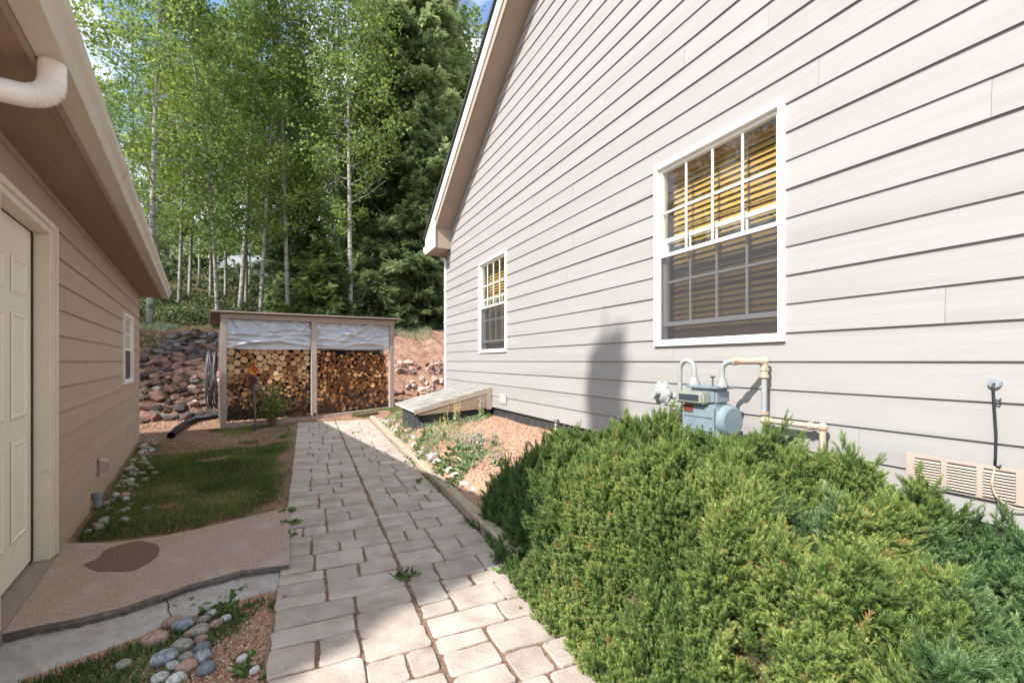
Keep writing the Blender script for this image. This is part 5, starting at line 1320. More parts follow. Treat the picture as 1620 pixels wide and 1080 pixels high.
def conifer_mesh(seed, Ht, Rb, base, dens, mat, bark, drop=.25, spray=.36, tip=.15):
    rs = RS(seed); mb = MB(); bump_tube(mb, [(0, 0, -.3), (.03, 0, Ht * .5), (0, .02, Ht)], .010 * Ht + .03, .02, 8)
    tv = []; tf = []
    # a flat spray: a spine with paired narrow needle clusters
    for i in range(7):
        y = i / 7; w = (.36 * (1 - y) + .10); 
        for sgn in (-1, 1):
            o = len(tv); tv += [(0, 0, y), (sgn * w, -.05, y + .22), (sgn * w * .35, .02, y + .26)]; tf.append((o, o + 1, o + 2))
    C = []; D = []; S = []; Vr = []
    z = base
    while z < Ht * .985:
        t = (z - base) / (Ht - base); Lr = Rb * (1 - t) ** .75 * rs.uniform(.8, 1.12) + tip
        nb = int(6 + 3 * (1 - t))
        for k in range(nb):
            az = rs.uniform(0, 6.28); L = Lr * rs.uniform(.6, 1.15)
            if rs.rand() < .08: continue
            dirv = np.array((math.cos(az), math.sin(az), 0)); p0 = np.array((0, 0, z)); sl = -drop + .5 * t
            mb.tube([p0, p0 + dirv * L * .55 + np.array((0, 0, sl * L * .5)), p0 + dirv * L + np.array((0, 0, sl * L * .8 + .1))], [.018 + .02 * (1 - t), .012, .004], 4, caps=False)
            m = int(dens * L * (1.1 + .5 * rs.rand())) + 3
            f = rs.uniform(.18, 1.03, m) ** .75; side = rs.normal(0, .22, m) * L * (1.15 - f) ; perp = np.array((-dirv[1], dirv[0], 0))
            c = p0 + dirv[None] * (f * L)[:, None] + perp[None] * side[:, None]; c[:, 2] += sl * L * f * .85 + rs.normal(-.05, .09, m)
            d = dirv[None] * .8 + perp[None] * (np.sign(side) * rs.uniform(.2, 1.0, m))[:, None]; d = d + np.stack([rs.normal(0, .2, m), rs.normal(0, .2, m), rs.normal(-.25, .35, m)], 1)
            C.append(c); D.append(d); S.append(spray * rs.uniform(.6, 1.15, m)); Vr.append(np.clip(.25 + .45 * f + rs.normal(0, .16, m) + .1 * rs.normal(), 0, 1))
        z += rs.uniform(.22, .34) * (1 - .35 * t)
    C, D, S, Vr = map(np.concatenate, (C, D, S, Vr)); M = dirmats(D, rs.uniform(-.9, .9, len(C)), S)
    V, T, a = scatter(tv, tf, M, C, Vr)
    return mesh_of('trunk', mb.v, mb.f, bark, None, True), np_mesh('crown', V, T, mat, a)
def tree(name, meshes, x, y, sc, rot, label, group=None, tilt=(0, 0), z=None):
    z = tz(x, y) if z is None else z
    o = bpy.data.objects.new(name, None); COL.objects.link(o); o.location = (x, y, z); o.rotation_euler = (tilt[0], tilt[1], rot); o.scale = (sc,) * 3 if not hasattr(sc, '__len__') else sc
    tag(o, label, 'tree', group); link('trunk', meshes[0], parent=o); link('crown', meshes[1], parent=o); return o
ASP = [aspen_mesh(41, 15, 1.8, .26, 11000, .083), aspen_mesh(42, 13, 1.5, .32, 9500, .08, .5), aspen_mesh(43, 16, 1.9, .25, 12000, .086, -.4), aspen_mesh(44, 9, 1.25, .28, 6500, .076, .3)]
SPR = [conifer_mesh(51, 19, 2.7, 1.6, 60, 'leaf_conifer', 'pine_bark', .25, .27), conifer_mesh(52, 16, 2.2, 1.2, 62, 'leaf_conifer', 'pine_bark', .1, .25), conifer_mesh(53, 2.6, 1.15, .15, 40, 'leaf_pine', 'pine_bark', -.45, .22), conifer_mesh(54, 2.2, 1.3, .1, 30, 'leaf_conifer', 'pine_bark', .1, .3)]
def at(px, Z):
    x = (px - 810) / 720 * Z; return x, Z
rs = RS(77)
# the trunks one can follow in the picture: bearing px, distance, variant, scale, tilt, label
AS = [
 (236, 12.6, 0, .95, (0, .03), 'pale aspen trunk growing out of the bank just behind the garage corner'),
 (283, 17.5, 1, .95, (0, -.02), 'slender white aspen with a slightly curved stem, beyond the garage eave'),
 (299, 19.5, 3, 1.2, (0, .02), 'short thin aspen next to the slender white one'),
 (333, 20.0, 1, 1.0, (0, -.03), 'dark-stemmed aspen behind the left end of the rock bank'),
 (357, 21.5, 2, .9, (0, .06), 'leaning grey aspen in the left part of the grove'),
 (379, 16.2, 2, 1.0, (0, -.05), 'thick pale aspen rising behind the left shed post'),
 (389, 18.2, 0, .85, (0, 0), 'aspen close behind the thick one'),
 (411, 14.9, 1, .92, (0, -.10), 'white aspen leaning left above the woodshed roof'),
 (345, 14.9, 3, 1.15, (0, .10), 'small bent aspen with thin dark stem left of the shed'),
 (457, 15.6, 1, 1.05, (0, 0), 'straight thin grey aspen behind the shed between two pines'),
 (439, 20.0, 3, 1.2, (0, .02), 'spindly white aspen stem deep in the grove'),
 (486, 23.0, 0, .75, (0, .02), 'tall aspen beyond the dark pine'),
 (524, 19.0, 1, .85, (0, -.03), 'thin aspen touching the thick grey one'),
 (536, 17.8, 0, 1.08, (0, 0), 'thick grey aspen above the middle shed post'),
 (555, 14.7, 1, 1.08, (0, .01), 'bright straight aspen with a white foot right behind the shed roof'),
 (581, 22.0, 2, .8, (0, 0), 'faint aspen between the bright one and the spruces'),
 (607, 18.5, 3, 1.5, (0, -.04), 'white slanting aspen under the spruce branches'),
 (676, 21.0, 3, 1.4, (0, 0), 'white aspen stem in the dark gap by the house gutter'),
 (250, 22.0, 2, .70, (0, .02), 'leafy aspen filling the gap beside the gutter'),
 (210, 17.0, 0, .80, (0, 0), 'aspen behind the garage roof'),
 (172, 21.0, 2, .62, (0, .03), 'sparse aspen against the sky behind the garage roof'),
 (315, 26.0, 2, .8, (0, 0), 'yellowing aspen further up the slope'),
 (425, 25.0, 0, .8, (0, 0), 'high aspen in the back row above the middle of the shed'),
 (395, 29.0, 2, .75, (0, .02), 'far aspen in the back row'),
 (470, 29.0, 1, .8, (0, -.02), 'far aspen seen between crowns'),
 (520, 31.0, 2, .85, (0, 0), 'far aspen below the cloud'),
 (345, 33.0, 0, .75, (0, 0), 'far aspen up the hillside, left part'),
 (270, 34.0, 1, .7, (0, 0), 'far aspen near the blue gap of sky'),
 (757, 24.0, 3, 1.9, (0, 0), 'wispy yellowing aspen next to the roof edge of the house')]
for i, (px, Z, v, sc, tl, lab) in enumerate(AS):
    x, y = at(px, Z); tree('aspen_tree', ASP[v], x, y, sc * rs.uniform(.97, 1.05), rs.uniform(0, 6.28) if tl[1] == 0 else 0.6 * i, lab, 'aspens of the grove behind the woodshed', (0, tl[1]))
CN = [
 (655, 19.0, 0, 1.12, 'huge spruce between the aspens and the house roof'),
 (592, 22.5, 1, .84, 'pointed spruce with its tip against the cloud'),
 (700, 23.0, 1, 1.1, 'spruce close beside the house roof edge'),
 (625, 27.0, 0, .55, 'dark spruce behind the huge one'),
 (668, 17.0, 1, .55, 'low young spruce under the huge spruce'),
 (471, 20.5, 1, .72, 'dark pine with a thick rough trunk in the middle of the grove'),
 (560, 31.0, 0, .55, 'spruce far back between two aspens'),
 (735, 30.0, 0, .9, 'spruce far back at the house corner')]
for px, Z, v, sc, lab in CN:
    x, y = at(px, Z); tree('spruce_tree', SPR[v], x, y, sc, rs.uniform(0, 6.28), lab, 'conifers on the slope')
x, y, z = hit(512, 489); x, y = at(512, 14.6); tree('young_pine', SPR[2], x, y, 1.0, .4, 'small bushy pine just above the woodshed roof', None)
for k, (px, Z, sc, lab) in enumerate(((590, 15.8, .9, 'low dark spruce bush right of the bright aspen foot'), (628, 17.0, 1.0, 'spreading dark spruce bush under the big spruce'), (560, 17.0, .75, 'dark spruce bush between aspen stems'), (660, 18.0, .9, 'dark spruce bush beside the house gutter'), (450, 17.0, .7, 'dark spruce bush behind the left bay of the shed'))):
    x, y = at(px, Z); o = tree('spruce_bush', SPR[3], x, y, sc, k * 1.3, lab, 'spruce bushes'); o['category'] = 'bush'
# a narrow spruce beyond the garage; its top throws the soft tall shadow on the siding
x0, y0, _ = H.w(NH, 3.72); tdist = 12.5
tree('slim_spruce', conifer_mesh(58, 11.8, .48, 3.2, 150, 'leaf_conifer', 'pine_bark', .3, .18, .11), x0 - tdist * math.cos(R(SUN_AZ)), y0 - tdist * math.sin(R(SUN_AZ)), 1, 0, 'slim spruce standing beyond the garage roof', None, z=-.2 + 1.75 + tdist * math.tan(R(SUN_EL)) - 11.6)

for k, (x, y, v, sc, lab) in enumerate(((-14.2, 5.2, 0, .95, 'aspen beyond the garage, out of the picture, shading the rock bank'), (-16.8, 5.0, 2, .9, 'second aspen beyond the garage shading the rock bank'), (-12.9, 7.6, 1, .85, 'third aspen beyond the garage shading the rock bank'))):
    tree('aspen_tree', ASP[v], x, y, sc, k, lab, 'aspens beyond the garage')
def leafy_patch(name, pts, n, size, mat, seed, label, cat, kind=None, group=None, hgt=(.05, .5), thick=.15, tmpl=None):
    """loose foliage in low clumps: pts are (x, y, radius)"""
    rs = RS(seed); C = []; 
    w = np.array([p[2] ** 2 for p in pts]); w = w / w.sum(); idx = rs.choice(len(pts), n, p=w); P3 = np.array(pts)
    a = rs.uniform(0, 6.28, n); r = np.sqrt(rs.rand(n)) * P3[idx, 2]; x = P3[idx, 0] + r * np.cos(a); y = P3[idx, 1] + r * np.sin(a)
    hh = (1 - (r / P3[idx, 2]) ** 2) * P3[idx, 2] * hgt[1] + hgt[0]; z = terrain(x, y) + hh * rs.rand(n) ** .5 + rs.normal(0, .02, n)
    Cc = np.stack([x, y, z], 1); M = dirmats(randdir(n, rs) + np.array((0, 0, .4)), rs.uniform(0, 6.28, n), size * rs.uniform(.6, 1.3, n))
    V, T, av = scatter(tmpl[0] if tmpl else LEAF_V, tmpl[1] if tmpl else LEAF_F, M, Cc, np.clip(rs.rand(n) * .6 + .4 * (hh / (hh.max() + 1e-6)) * rs.rand(n) + .1, 0, 1))
    b = np.array((pts[0][0], pts[0][1], tz(pts[0][0], pts[0][1])))
    o = link(name, np_mesh(name, V - b, T, mat, av), tuple(b)); return tag(o, label, cat, group, kind)
pts = []
rs = RS(6)
for k in range(150):
    s = rs.uniform(15.4, 27); n = rs.uniform(-5, 10); x, y, _ = G.w(n, s)
    if s < 16.2 and n < 1: continue
    pts.append((x, y, rs.uniform(.25, .75)))
leafy_patch('undergrowth', pts, 42000, .075, 'undergrowth_leaf', 9, 'dark low undergrowth covering the forest floor above the bank', 'undergrowth', 'stuff', hgt=(.03, .75))
rs = RS(16); pts = []
for k in range(260):
    s = rs.uniform(27, 60); n = rs.uniform(-20, 22); x, y, _ = G.w(n, s); pts.append((x, y, rs.uniform(.6, 2.0)))
leafy_patch('far_brush', pts, 30000, .2, 'undergrowth_leaf', 10, 'brush on the upper hillside between the trunks', 'brush', 'stuff', hgt=(.1, 1.2))
# far wood closing the top of the hill: crowns joined as one mass
A_ = Acc(); rs = RS(19)
for k in range(46):
    s = rs.uniform(48, 85); n = -30 + 60 * (k + rs.rand()) / 46; x, y, _ = G.w(n, s); z = tz(x, y); hgt = rs.uniform(3, 6); m = 900
    t = rs.rand(m); rad = (1 - t) * 2.6 + .4; a = rs.uniform(0, 6.28, m); q = np.stack([x + rad * np.cos(a) * rs.rand(m) ** .4, y + rad * np.sin(a), z + .5 + t * hgt], 1)
    V, T, av = scatter(LEAF_V, LEAF_F, dirmats(randdir(m, rs), rs.uniform(0, 6, m), rs.uniform(.35, .8, m)), q, np.clip(rs.rand(m) * .7 + rs.rand() * .3, 0, 1)); A_.add(V, T, av)
tag(link('far_wood', A_.mesh('far_wood', 'leaf_conifer')), 'distant wood on the ridge reading as one dark mass', 'wood', kind='stuff')

# ---- pieces of neighbouring houses between the trunks
def far_house():
    x, y = at(418, 38); z = 5.6 + 1.0
    rt = root('far_cabin', WORLD, (x, y, z - 2), 'pale cabin glimpsed between aspen trunks up the slope', 'house')
    m = MB(); m.box(x - 3.6, x + 1.5, y, y + 4, z - 3, z + 2.4); part('wall', m, 'far_wall', rt)
    m = MB(); m.extr([(x - 4, y - .5, z + 2.41), (x - 4, y + 4.5, z + 2.41), (x - 4, y + 2, z + 4.0)], (6, 0, 0)); part('roof', m, 'far_roof', rt)
    for dx in (-2.8, -1.0, .4):
        m = MB(); m.box(x + dx, x + dx + .8, y - .03, y - .002, z + .6, z + 1.8); part('window', m, 'glass_dark', rt)
    m = MB(); m.box(x - 3.6, x + 1.5, y - 1.6, y - .01, z + .0, z + .12); part('deck', m, 'far_tan', rt)
    x, y = at(520, 42); z = 8.6
    rt = root('far_house', WORLD, (x, y, z - 2), 'tan house behind the trees above the middle of the shed', 'house')
    m = MB(); m.box(x - 2.2, x + 6, y, y + 5, z - 3.5, z + 1.4); part('wall', m, 'far_tan', rt)
    m = MB(); m.extr([(x - 2.6, y - .6, z + 1.41), (x - 2.6, y + 5.5, z + 1.41), (x - 2.6, y + 2.5, z + 3.4)], (9, 0, 0)); part('roof', m, 'far_roof', rt)
    for dx in (-1.4, .8, 3.0):
        m = MB(); m.box(x + dx, x + dx + 1.0, y - .03, y - .002, z - .6, z + .7); part('window', m, 'glass_dark', rt)
far_house()

# ================================================================== JUNIPERS
def jun_height(n, s, v):
    """height of the juniper mass above the bed, in house coordinates"""
    top = .43 * (1 - .30 * sm(s, 2.4, 3.7)) * (1 - .55 * sm(s, 1.5, 0.5))
    e = sm(v, 1.02 + .12 * sm(s, 2.2, 3.2), 1.62) ** .75 * (1 - sm(n, 2.42, 2.66)) * (1 - sm(s, 3.15 - .25 * sm(n, 2.0, 2.5), 3.75 - .2 * sm(n, 2.0, 2.5)))
    x, y = n * H.n[0] + s * H.g[0], n * H.n[1] + s * H.g[1]
    lump = .17 * vnoise(x, y, 2.6, 11) + .20 * vnoise(x, y, 6.5, 12)
    return np.maximum(0, (top + lump) * e)
def spray_template(seed, k=12, L=1.0, w=.27):
    """one feathery juniper spray along +Z"""
    rs = RS(seed); V = []; T = []
    for i in range(k):
        z = L * (.05 + .85 * i / k); ln = w * (1 - .55 * i / k) * rs.uniform(.8, 1.2)
        for sg in (-1, 1):
            a = rs.normal(0, .5) + (0 if i % 2 else 1.2); dx, dy = math.cos(a) * sg, math.sin(a) * sg
            o = len(V); th = .030
            V += [(-dy * th, dx * th, z), (dy * th, -dx * th, z), (dx * ln, dy * ln, z + ln * 1.35)]; T.append((o, o + 1, o + 2))
    o = len(V); V += [(-.02, 0, 0), (.02, 0, 0), (0, 0, L * 1.12)]; T.append((o, o + 1, o + 2))
    return np.array(V), np.array(T)
SPV = [spray_template(i) for i in range(4)]
def plume(seed):
    """a branch tip: sprays around an axis, longer and looser at the base"""
    rs = RS(seed); A = Acc(); m = 14
    for j in range(m):
        t = j / (m - 1); z = t * .78; az = j * 2.4 + rs.normal(0, .4); out = (.85 * (1 - t) + .10)
        D = np.array([[math.cos(az) * out, math.sin(az) * out, .75 + .5 * t]]); sv, sf = SPV[rs.randint(4)]
        V, T, a = scatter(sv, sf, dirmats(D, rs.uniform(0, 6, 1), np.array([(.46 - .14 * t) * rs.uniform(.8, 1.15)])), np.array([[rs.normal(0, .03), rs.normal(0, .03), z]]), np.array([0.0]))
        # tips lighter than the inner needles: highlights and dark gaps put into the colour
        a = .30 * t + .38 * (np.tile(sv[:, 2], 1)); A.add(V, T, a)
    return np.concatenate(A.V), np.concatenate(A.T), np.concatenate(A.a)
PL = [plume(60 + i) for i in range(5)]
def spray_tree(mat):
    """geometry nodes: tens of thousands of needle sprays, one on every point of the shrub"""
    ng = bpy.data.node_groups.new('juniper_sprays', 'GeometryNodeTree')
    ng.interface.new_socket('Geometry', in_out='INPUT', socket_type='NodeSocketGeometry'); ng.interface.new_socket('Geometry', in_out='OUTPUT', socket_type='NodeSocketGeometry')
    nn, ll = ng.nodes, ng.links; gi, go = nn.new('NodeGroupInput'), nn.new('NodeGroupOutput'); jn = nn.new('GeometryNodeJoinGeometry')
    for q in range(5):
        v, f, a = PL[q]; oi = nn.new('GeometryNodeObjectInfo'); oi.inputs['Object'].default_value = bpy.data.objects.new('needle_spray', np_mesh('needle_spray', v, f, mat, a)); oi.inputs['As Instance'].default_value = True
        ll.new(oi.outputs['Geometry'], jn.inputs[0])
    ip = nn.new('GeometryNodeInstanceOnPoints'); ip.inputs['Pick Instance'].default_value = True
    def at_(nm, ty):
        k = nn.new('GeometryNodeInputNamedAttribute'); k.data_type = ty; k.inputs['Name'].default_value = nm; return k.outputs['Attribute']
    ll.new(gi.outputs[0], ip.inputs['Points']); ll.new(jn.outputs[0], ip.inputs['Instance']); ll.new(at_('pick', 'INT'), ip.inputs['Instance Index'])
    er = nn.new('FunctionNodeEulerToRotation'); ll.new(at_('turn', 'FLOAT_VECTOR'), er.inputs[0]); ll.new(er.outputs[0], ip.inputs['Rotation']); ll.new(at_('size', 'FLOAT'), ip.inputs['Scale'])
    ll.new(ip.outputs[0], go.inputs[0]); return ng
def junipers():
    rs = RS(13)
    Ncand = 38000
    n = rs.uniform(1.0, 2.72, Ncand); s = rs.uniform(-1.0, 4.2, Ncand); x = n * H.n[0] + s * H.g[0]; y = n * H.n[1] + s * H.g[1]; v, u = P.l(x, y)
    h = jun_height(n, s, v); keep = (h > .03) & (x * x + y * y > .45) & (vnoise(x, y, 6.5, 12) + .5 * vnoise(x, y, 2.6, 11) > -.36 + .1 * rs.rand(Ncand))
    n, s, x, y, v, h = (q[keep] for q in (n, s, x, y, v, h))
    # only what carries foliage: outer shell, denser where it is near the eye
    e = .03; 
    def hh(dn, ds):
        xx, yy = (n + dn) * H.n[0] + (s + ds) * H.g[0], (n + dn) * H.n[1] + (s + ds) * H.g[1]; vv, _ = P.l(xx, yy); return jun_height(n + dn, s + ds, vv)
    gx = (hh(e, 0) - hh(-e, 0)) / (2 * e); gy = (hh(0, e) - hh(0, -e)) / (2 * e)
    Nl = np.stack([-gx, -gy, np.ones_like(gx)], 1); Nl /= np.linalg.norm(Nl, axis=1, keepdims=True)
    Nw = np.stack([Nl[:, 0] * H.n[0] + Nl[:, 1] * H.g[0], Nl[:, 0] * H.n[1] + Nl[:, 1] * H.g[1], Nl[:, 2]], 1)
    base = terrain(x, y); depth = rs.rand(len(x)) ** 1.6 * .26
    Z = base + np.maximum(h - depth, .03); L = rs.uniform(.085, .155, len(x)); lng = rs.rand(len(x)) < .05; L[lng] *= 1.5
    Cn = np.stack([x, y, Z], 1) - Nw * .09
    D = Nw * .75 + np.array((0, 0, .55)) + rs.normal(0, .30, (len(x), 3)); D[:, 2] = np.maximum(D[:, 2], .05)
    # which shrub
    w1 = vnoise(x, y, 2.2, 21)
    dark = (s + .5 * w1 > 3.15) | ((v < 1.42) & (s > 2.5) & (w1 > -.15)); blue = (~dark) & ((s - .9 * (n - 1.9) + 1.7 * w1 + .5 * vnoise(x, y, 7, 29)) < .75)
    tone = .42 * (vnoise(x, y, 3.4, 23)) + .10 * rs.normal(size=len(x)) - .25 * np.clip(depth / .26, 0, 1) ** 2 * 0
    jobs = [('juniper_shrub', ~(dark | blue), 'juniper_green', 'broad yellow-green juniper in the middle, in front of the gas meter'),
            ('juniper_shrub', dark, 'juniper_dark', 'deep green juniper reaching over the timber at the far left end of the bed'),
            ('juniper_shrub', blue, 'juniper_blue', 'blue-green juniper beneath the foundation vent at the right')]
    for name, mask, mat, lab in jobs:
        ids = np.where(mask)[0]; m = len(ids)
        M = dirmats(D[ids], rs.uniform(0, 6.28, m), np.ones(m))
        cx, cy = x[ids].mean(), y[ids].mean(); b = (cx, cy, tz(cx, cy))
        rt = root(name, WORLD, b, lab, 'shrub', 'spreading junipers in the bed')
        me = bpy.data.meshes.new('foliage'); me.vertices.add(m); me.vertices.foreach_set('co', (Cn[ids] - np.array(b)).astype(np.float32).ravel())
        eul = np.array([Matrix(M[i].tolist()).to_euler()[:] for i in range(m)], np.float32)
        tn = .14 + tone[ids]; tn[rs.rand(m) < .0015] = 1.0
        me.attributes.new('turn', 'FLOAT_VECTOR', 'POINT').data.foreach_set('vector', eul.ravel())
        me.attributes.new('size', 'FLOAT', 'POINT').data.foreach_set('value', L[ids].astype(np.float32))
        me.attributes.new('tone', 'FLOAT', 'POINT').data.foreach_set('value', tn.astype(np.float32))
        me.attributes.new('pick', 'INT', 'POINT').data.foreach_set('value', rs.randint(0, 5, m).astype(np.int32))
        o = link('foliage', me, parent=rt); o['kind'] = 'stuff'
        md = o.modifiers.new('sprays', 'NODES'); md.node_group = spray_tree(mat)
        tw = MB(); jj = rs.choice(ids, 150 if len(ids) > 500 else 60)
        for j in jj:
            p = np.array((x[j], y[j], base[j] - .03)); q2 = Cn[j] + D[j] * .02; c = np.array((cx, cy, tz(cx, cy))); p = p * .6 + c * .4; p[2] = tz(p[0], p[1]) - .03
            tw.tube([p, (p + q2) / 2 + rs.normal(0, .03, 3), q2], [.012, .008, .004], 4, caps=False)
        part('branches', tw, 'twig', rt)
        print(lab, len(ids))
junipers()
# dry grass stalks standing in the juniper
def stalk(px, py, Z, h, lab):
    x, y = at(px, Z); z = EYE - (py - 571) / 720 * Z; rs = RS(px); m = MB(); m.tube([(x, y, z - h), (x + .01, y, z - h * .5), (x, y + .01, z - .06)], .0022, 5)
    for k in range(16):
        a = rs.uniform(0, 6.28); t = rs.rand(); p = (x, y, z - .10 + .10 * t); q = (x + .035 * math.cos(a) * (1.1 - t), y + .035 * math.sin(a) * (1.1 - t), p[2] + .05); m.tube([p, q], [.0011, .0006], 3, caps=False)
    single('dry_stalk', WORLD, (x, y, z - h), m, 'dry_straw', label=lab, cat='grass stalk', group='dry stalks in the juniper')
stalk(1308, 950, 1.70, .45, 'tall straw-coloured grass stalk poking out of the juniper')
stalk(1258, 1010, 1.62, .40, 'second straw stalk, bent, left of the tall one')
stalk(1418, 1040, 1.50, .40, 'third straw stalk near the bottom edge of the picture')

# ================================================================== GRASS, WEEDS, GRAVEL
def blades(name, n, fn, h, w, mat, seed, label, cat, kind='stuff', lean=.5):
    rs = RS(seed); X, Y, keep = fn(rs, n); X, Y = X[keep], Y[keep]; m = len(X); Z = terrain(X, Y)
    tv = [(-.5 * w, 0, 0), (.5 * w, 0, 0), (.3 * w, .18, .6), (0, .5, 1.0), (-.3 * w, .18, .6)]; tf = [(0, 1, 2), (0, 2, 4), (4, 2, 3)]
    tv = np.array(tv); tv[:, 0] /= 1
    D = np.stack([rs.normal(0, lean * .5, m), rs.normal(0, lean * .5, m), np.ones(m)], 1)
    sc = h * rs.uniform(.45, 1.2, m); M = dirmats(D, rs.uniform(0, 6.28, m), np.stack([sc * 0 + h, sc, sc], 1))
    var = np.clip(vnoise(X, Y, 2.5, seed) + .45 + rs.normal(0, .18, m), 0, 1)
    V, T, a = scatter(tv, tf, M, np.stack([X, Y, Z - .004], 1), var); b = np.array((X.mean(), Y.mean(), 0.0))
    return tag(link(name, np_mesh(name, V - b, T, mat, a), tuple(b)), label, cat, None, kind)
def lawn(rs, n):
    a = rs.uniform(NG, 4.2, n); s = rs.uniform(3.6, 10.0, n); x = a * G.n[0] + s * G.g[0]; y = a * G.n[1] + s * G.g[1]; v, u = P.l(x, y)
    # edge of the slab runs from the wall to the path
    pxs = [(-9, 9)]; l0 = gp(95, 858)[:2]; l1 = gp(459, 801)[:2]; t = (x - l0[0]) / (l1[0] - l0[0]); ys = l0[1] + (l1[1] - l0[1]) * t - .16 * np.sin(np.clip(t, 0, 1) * math.pi) * (t < .6)
    d = sm(s, 10.0, 8.6) * sm(v, V0 + .02, V0 - .22) * sm(vnoise(x, y, 1.9, 3) + .5 * vnoise(x, y, 5, 7) + .5, .0, .30)
    d = d * (1 - .9 * ((s > 8.2) & (vnoise(x, y, 1.3, 9) > .05)))
    return x, y, (y > ys + .03) & (rs.rand(n) < d) & (a > NG + .06)
blades('lawn_grass', 200000, lawn, .052, .0055 / .052, 'grass_green', 3, 'shaded green grass between the garage wall and the path', 'grass')
def fringe(rs, n):
    k = n // 4
    a = rs.uniform(.2, 4.0, n); s = rs.uniform(9.9, 10.7, n); x = a * G.n[0] + s * G.g[0]; y = a * G.n[1] + s * G.g[1]; v, u = P.l(x, y)
    return x, y, ((u > U1 + .03) | (v < V0 - .03)) & (vnoise(x, y, 2.2, 5) > -.12)
blades('sparse_grass', 12000, fringe, .05, .0065 / .05, 'grass_green', 5, 'thin sunlit grass at the foot of the woodshed', 'grass')
def weeds_left(rs, n):
    px = rs.uniform(0, 1, n); X = -2.1 + 1.25 * rs.rand(n); Y = 1.75 + .85 * rs.rand(n)
    l0 = gp(27, 1080)[:2]; l1 = gp(400, 945)[:2]; yl = l0[1] + (l1[1] - l0[1]) * (X - l0[0]) / (l1[0] - l0[0])
    d = sm(yl - Y, -.05, .0) * sm(X, -1.32, -1.5)
    return X, Y, rs.rand(n) < d * (vnoise(X, Y, 7, 3) + .75)
blades('corner_weeds', 15000, weeds_left, .045, .0075 / .045, 'weed_green', 7, 'fresh green weeds and grass below the concrete footing', 'weeds')
def bankgrass(rs, n):
    s = rs.uniform(14.0, 22, n); a = rs.uniform(-4, 10, n); s = np.where((a < 3.5) & (s < 14.9), s + 2, s); x = a * G.n[0] + s * G.g[0]; y = a * G.n[1] + s * G.g[1]
    return x, y, vnoise(x, y, .8, 6) > -.02
blades('hill_grass', 60000, bankgrass, .16, .02 / .16, 'grey_green', 8, 'thin long grass on the ground above the bank', 'grass')
def seam(rs, n):
    u = rs.uniform(1.9, 10.1, n); v = VC + rs.normal(0, .011, n); x = v * P.n[0] + u * P.g[0]; y = v * P.n[1] + u * P.g[1]
    return x, y, rs.rand(n) < np.where(u > 5.5, .7, .10 * (vnoise(x, y, 4, 5) > .2))
blades('seam_grass', 3200, seam, .022, .0045 / .022, 'grass_green', 11, 'tiny grass growing in the centre seam of the path', 'grass', lean=.9)

def bits(name, n, fn, size, mat, seed, label):
    rs = RS(seed); X, Y, keep = fn(rs, n); X, Y = X[keep], Y[keep]; m = len(X); Z = terrain(X, Y)
    tv = np.array([(1, 0, 0), (-1, .1, 0), (0, 1, 0), (.1, -1, 0), (0, 0, .8), (0, 0, -.8)]) * np.array((1, .8, .8)); tf = [(0, 2, 4), (2, 1, 4), (1, 3, 4), (3, 0, 4), (2, 0, 5), (1, 2, 5), (3, 1, 5), (0, 3, 5)]
    sc = size * rs.uniform(.5, 1.4, m); M = dirmats(randdir(m, rs), rs.uniform(0, 6, m), sc)
    V, T, a = scatter(tv, tf, M, np.stack([X, Y, Z + sc * .2], 1), rs.rand(m)); b = np.array((X.mean(), Y.mean(), 0.0))
    tag(link(name, np_mesh(name, V - b, T, mat, a), tuple(b)), label, 'gravel', None, 'stuff')
def bed(rs, n):
    s = 1.5 + 7.0 * rs.rand(n); a = rs.uniform(1.2, NH - .02, n); x = a * H.n[0] + s * H.g[0]; y = a * H.n[1] + s * H.g[1]; v, u = P.l(x, y)
    return x, y, (v > V1 + .11) & (s > 3.0) & ~((s > 6.65) & (s < 7.98) & (a > 1.55))
bits('bed_gravel', 26000, bed, .0085, 'gravel_bits', 3, 'pink crushed granite covering the sunny garden bed')
def corner(rs, n):
    X = rs.uniform(-2.3, -.45, n); Y = rs.uniform(1.5, 3.1, n); v, u = P.l(X, Y)
    l0 = gp(27, 1080)[:2]; l1 = gp(456, 925)[:2]; yl = l0[1] + (l1[1] - l0[1]) * (X - l0[0]) / (l1[0] - l0[0])
    return X, Y, (v < V0 - .01) & (Y < yl + .03)
bits('corner_gravel', 20000, corner, .0075, 'gravel_bits', 4, 'reddish gravel wedge between footing and path')
def bankbits(rs, n):
    s = rs.uniform(11.6, 15.5, n); a = rs.uniform(-2.5, 8, n); x = a * G.n[0] + s * G.g[0]; y = a * G.n[1] + s * G.g[1]; return x, y, (a < .8) | (a > 3.6)
bits('bank_rubble', 7000, bankbits, .024, 'gravel_bits', 6, 'loose reddish rubble on the cut bank')
def apron(rs, n):
    X = rs.uniform(-3.6, -.9, n); Y = rs.uniform(2.6, 4.2, n); return X, Y, np.zeros(n, bool)
def yard(rs, n):
    s = rs.uniform(4.0, 12, n); a = rs.uniform(NG, 3.5, n); x = a * G.n[0] + s * G.g[0]; y = a * G.n[1] + s * G.g[1]; v, u = P.l(x, y)
    l0 = gp(95, 858)[:2]; l1 = gp(459, 801)[:2]; t = (x - l0[0]) / (l1[0] - l0[0]); ys = l0[1] + (l1[1] - l0[1]) * t
    return x, y, (v < V0 - .02) & (y > ys + .03)
bits('yard_litter', 6500, yard, .008, 'litter_bits', 12, 'crumbs of bark and soil scattered over the yard')

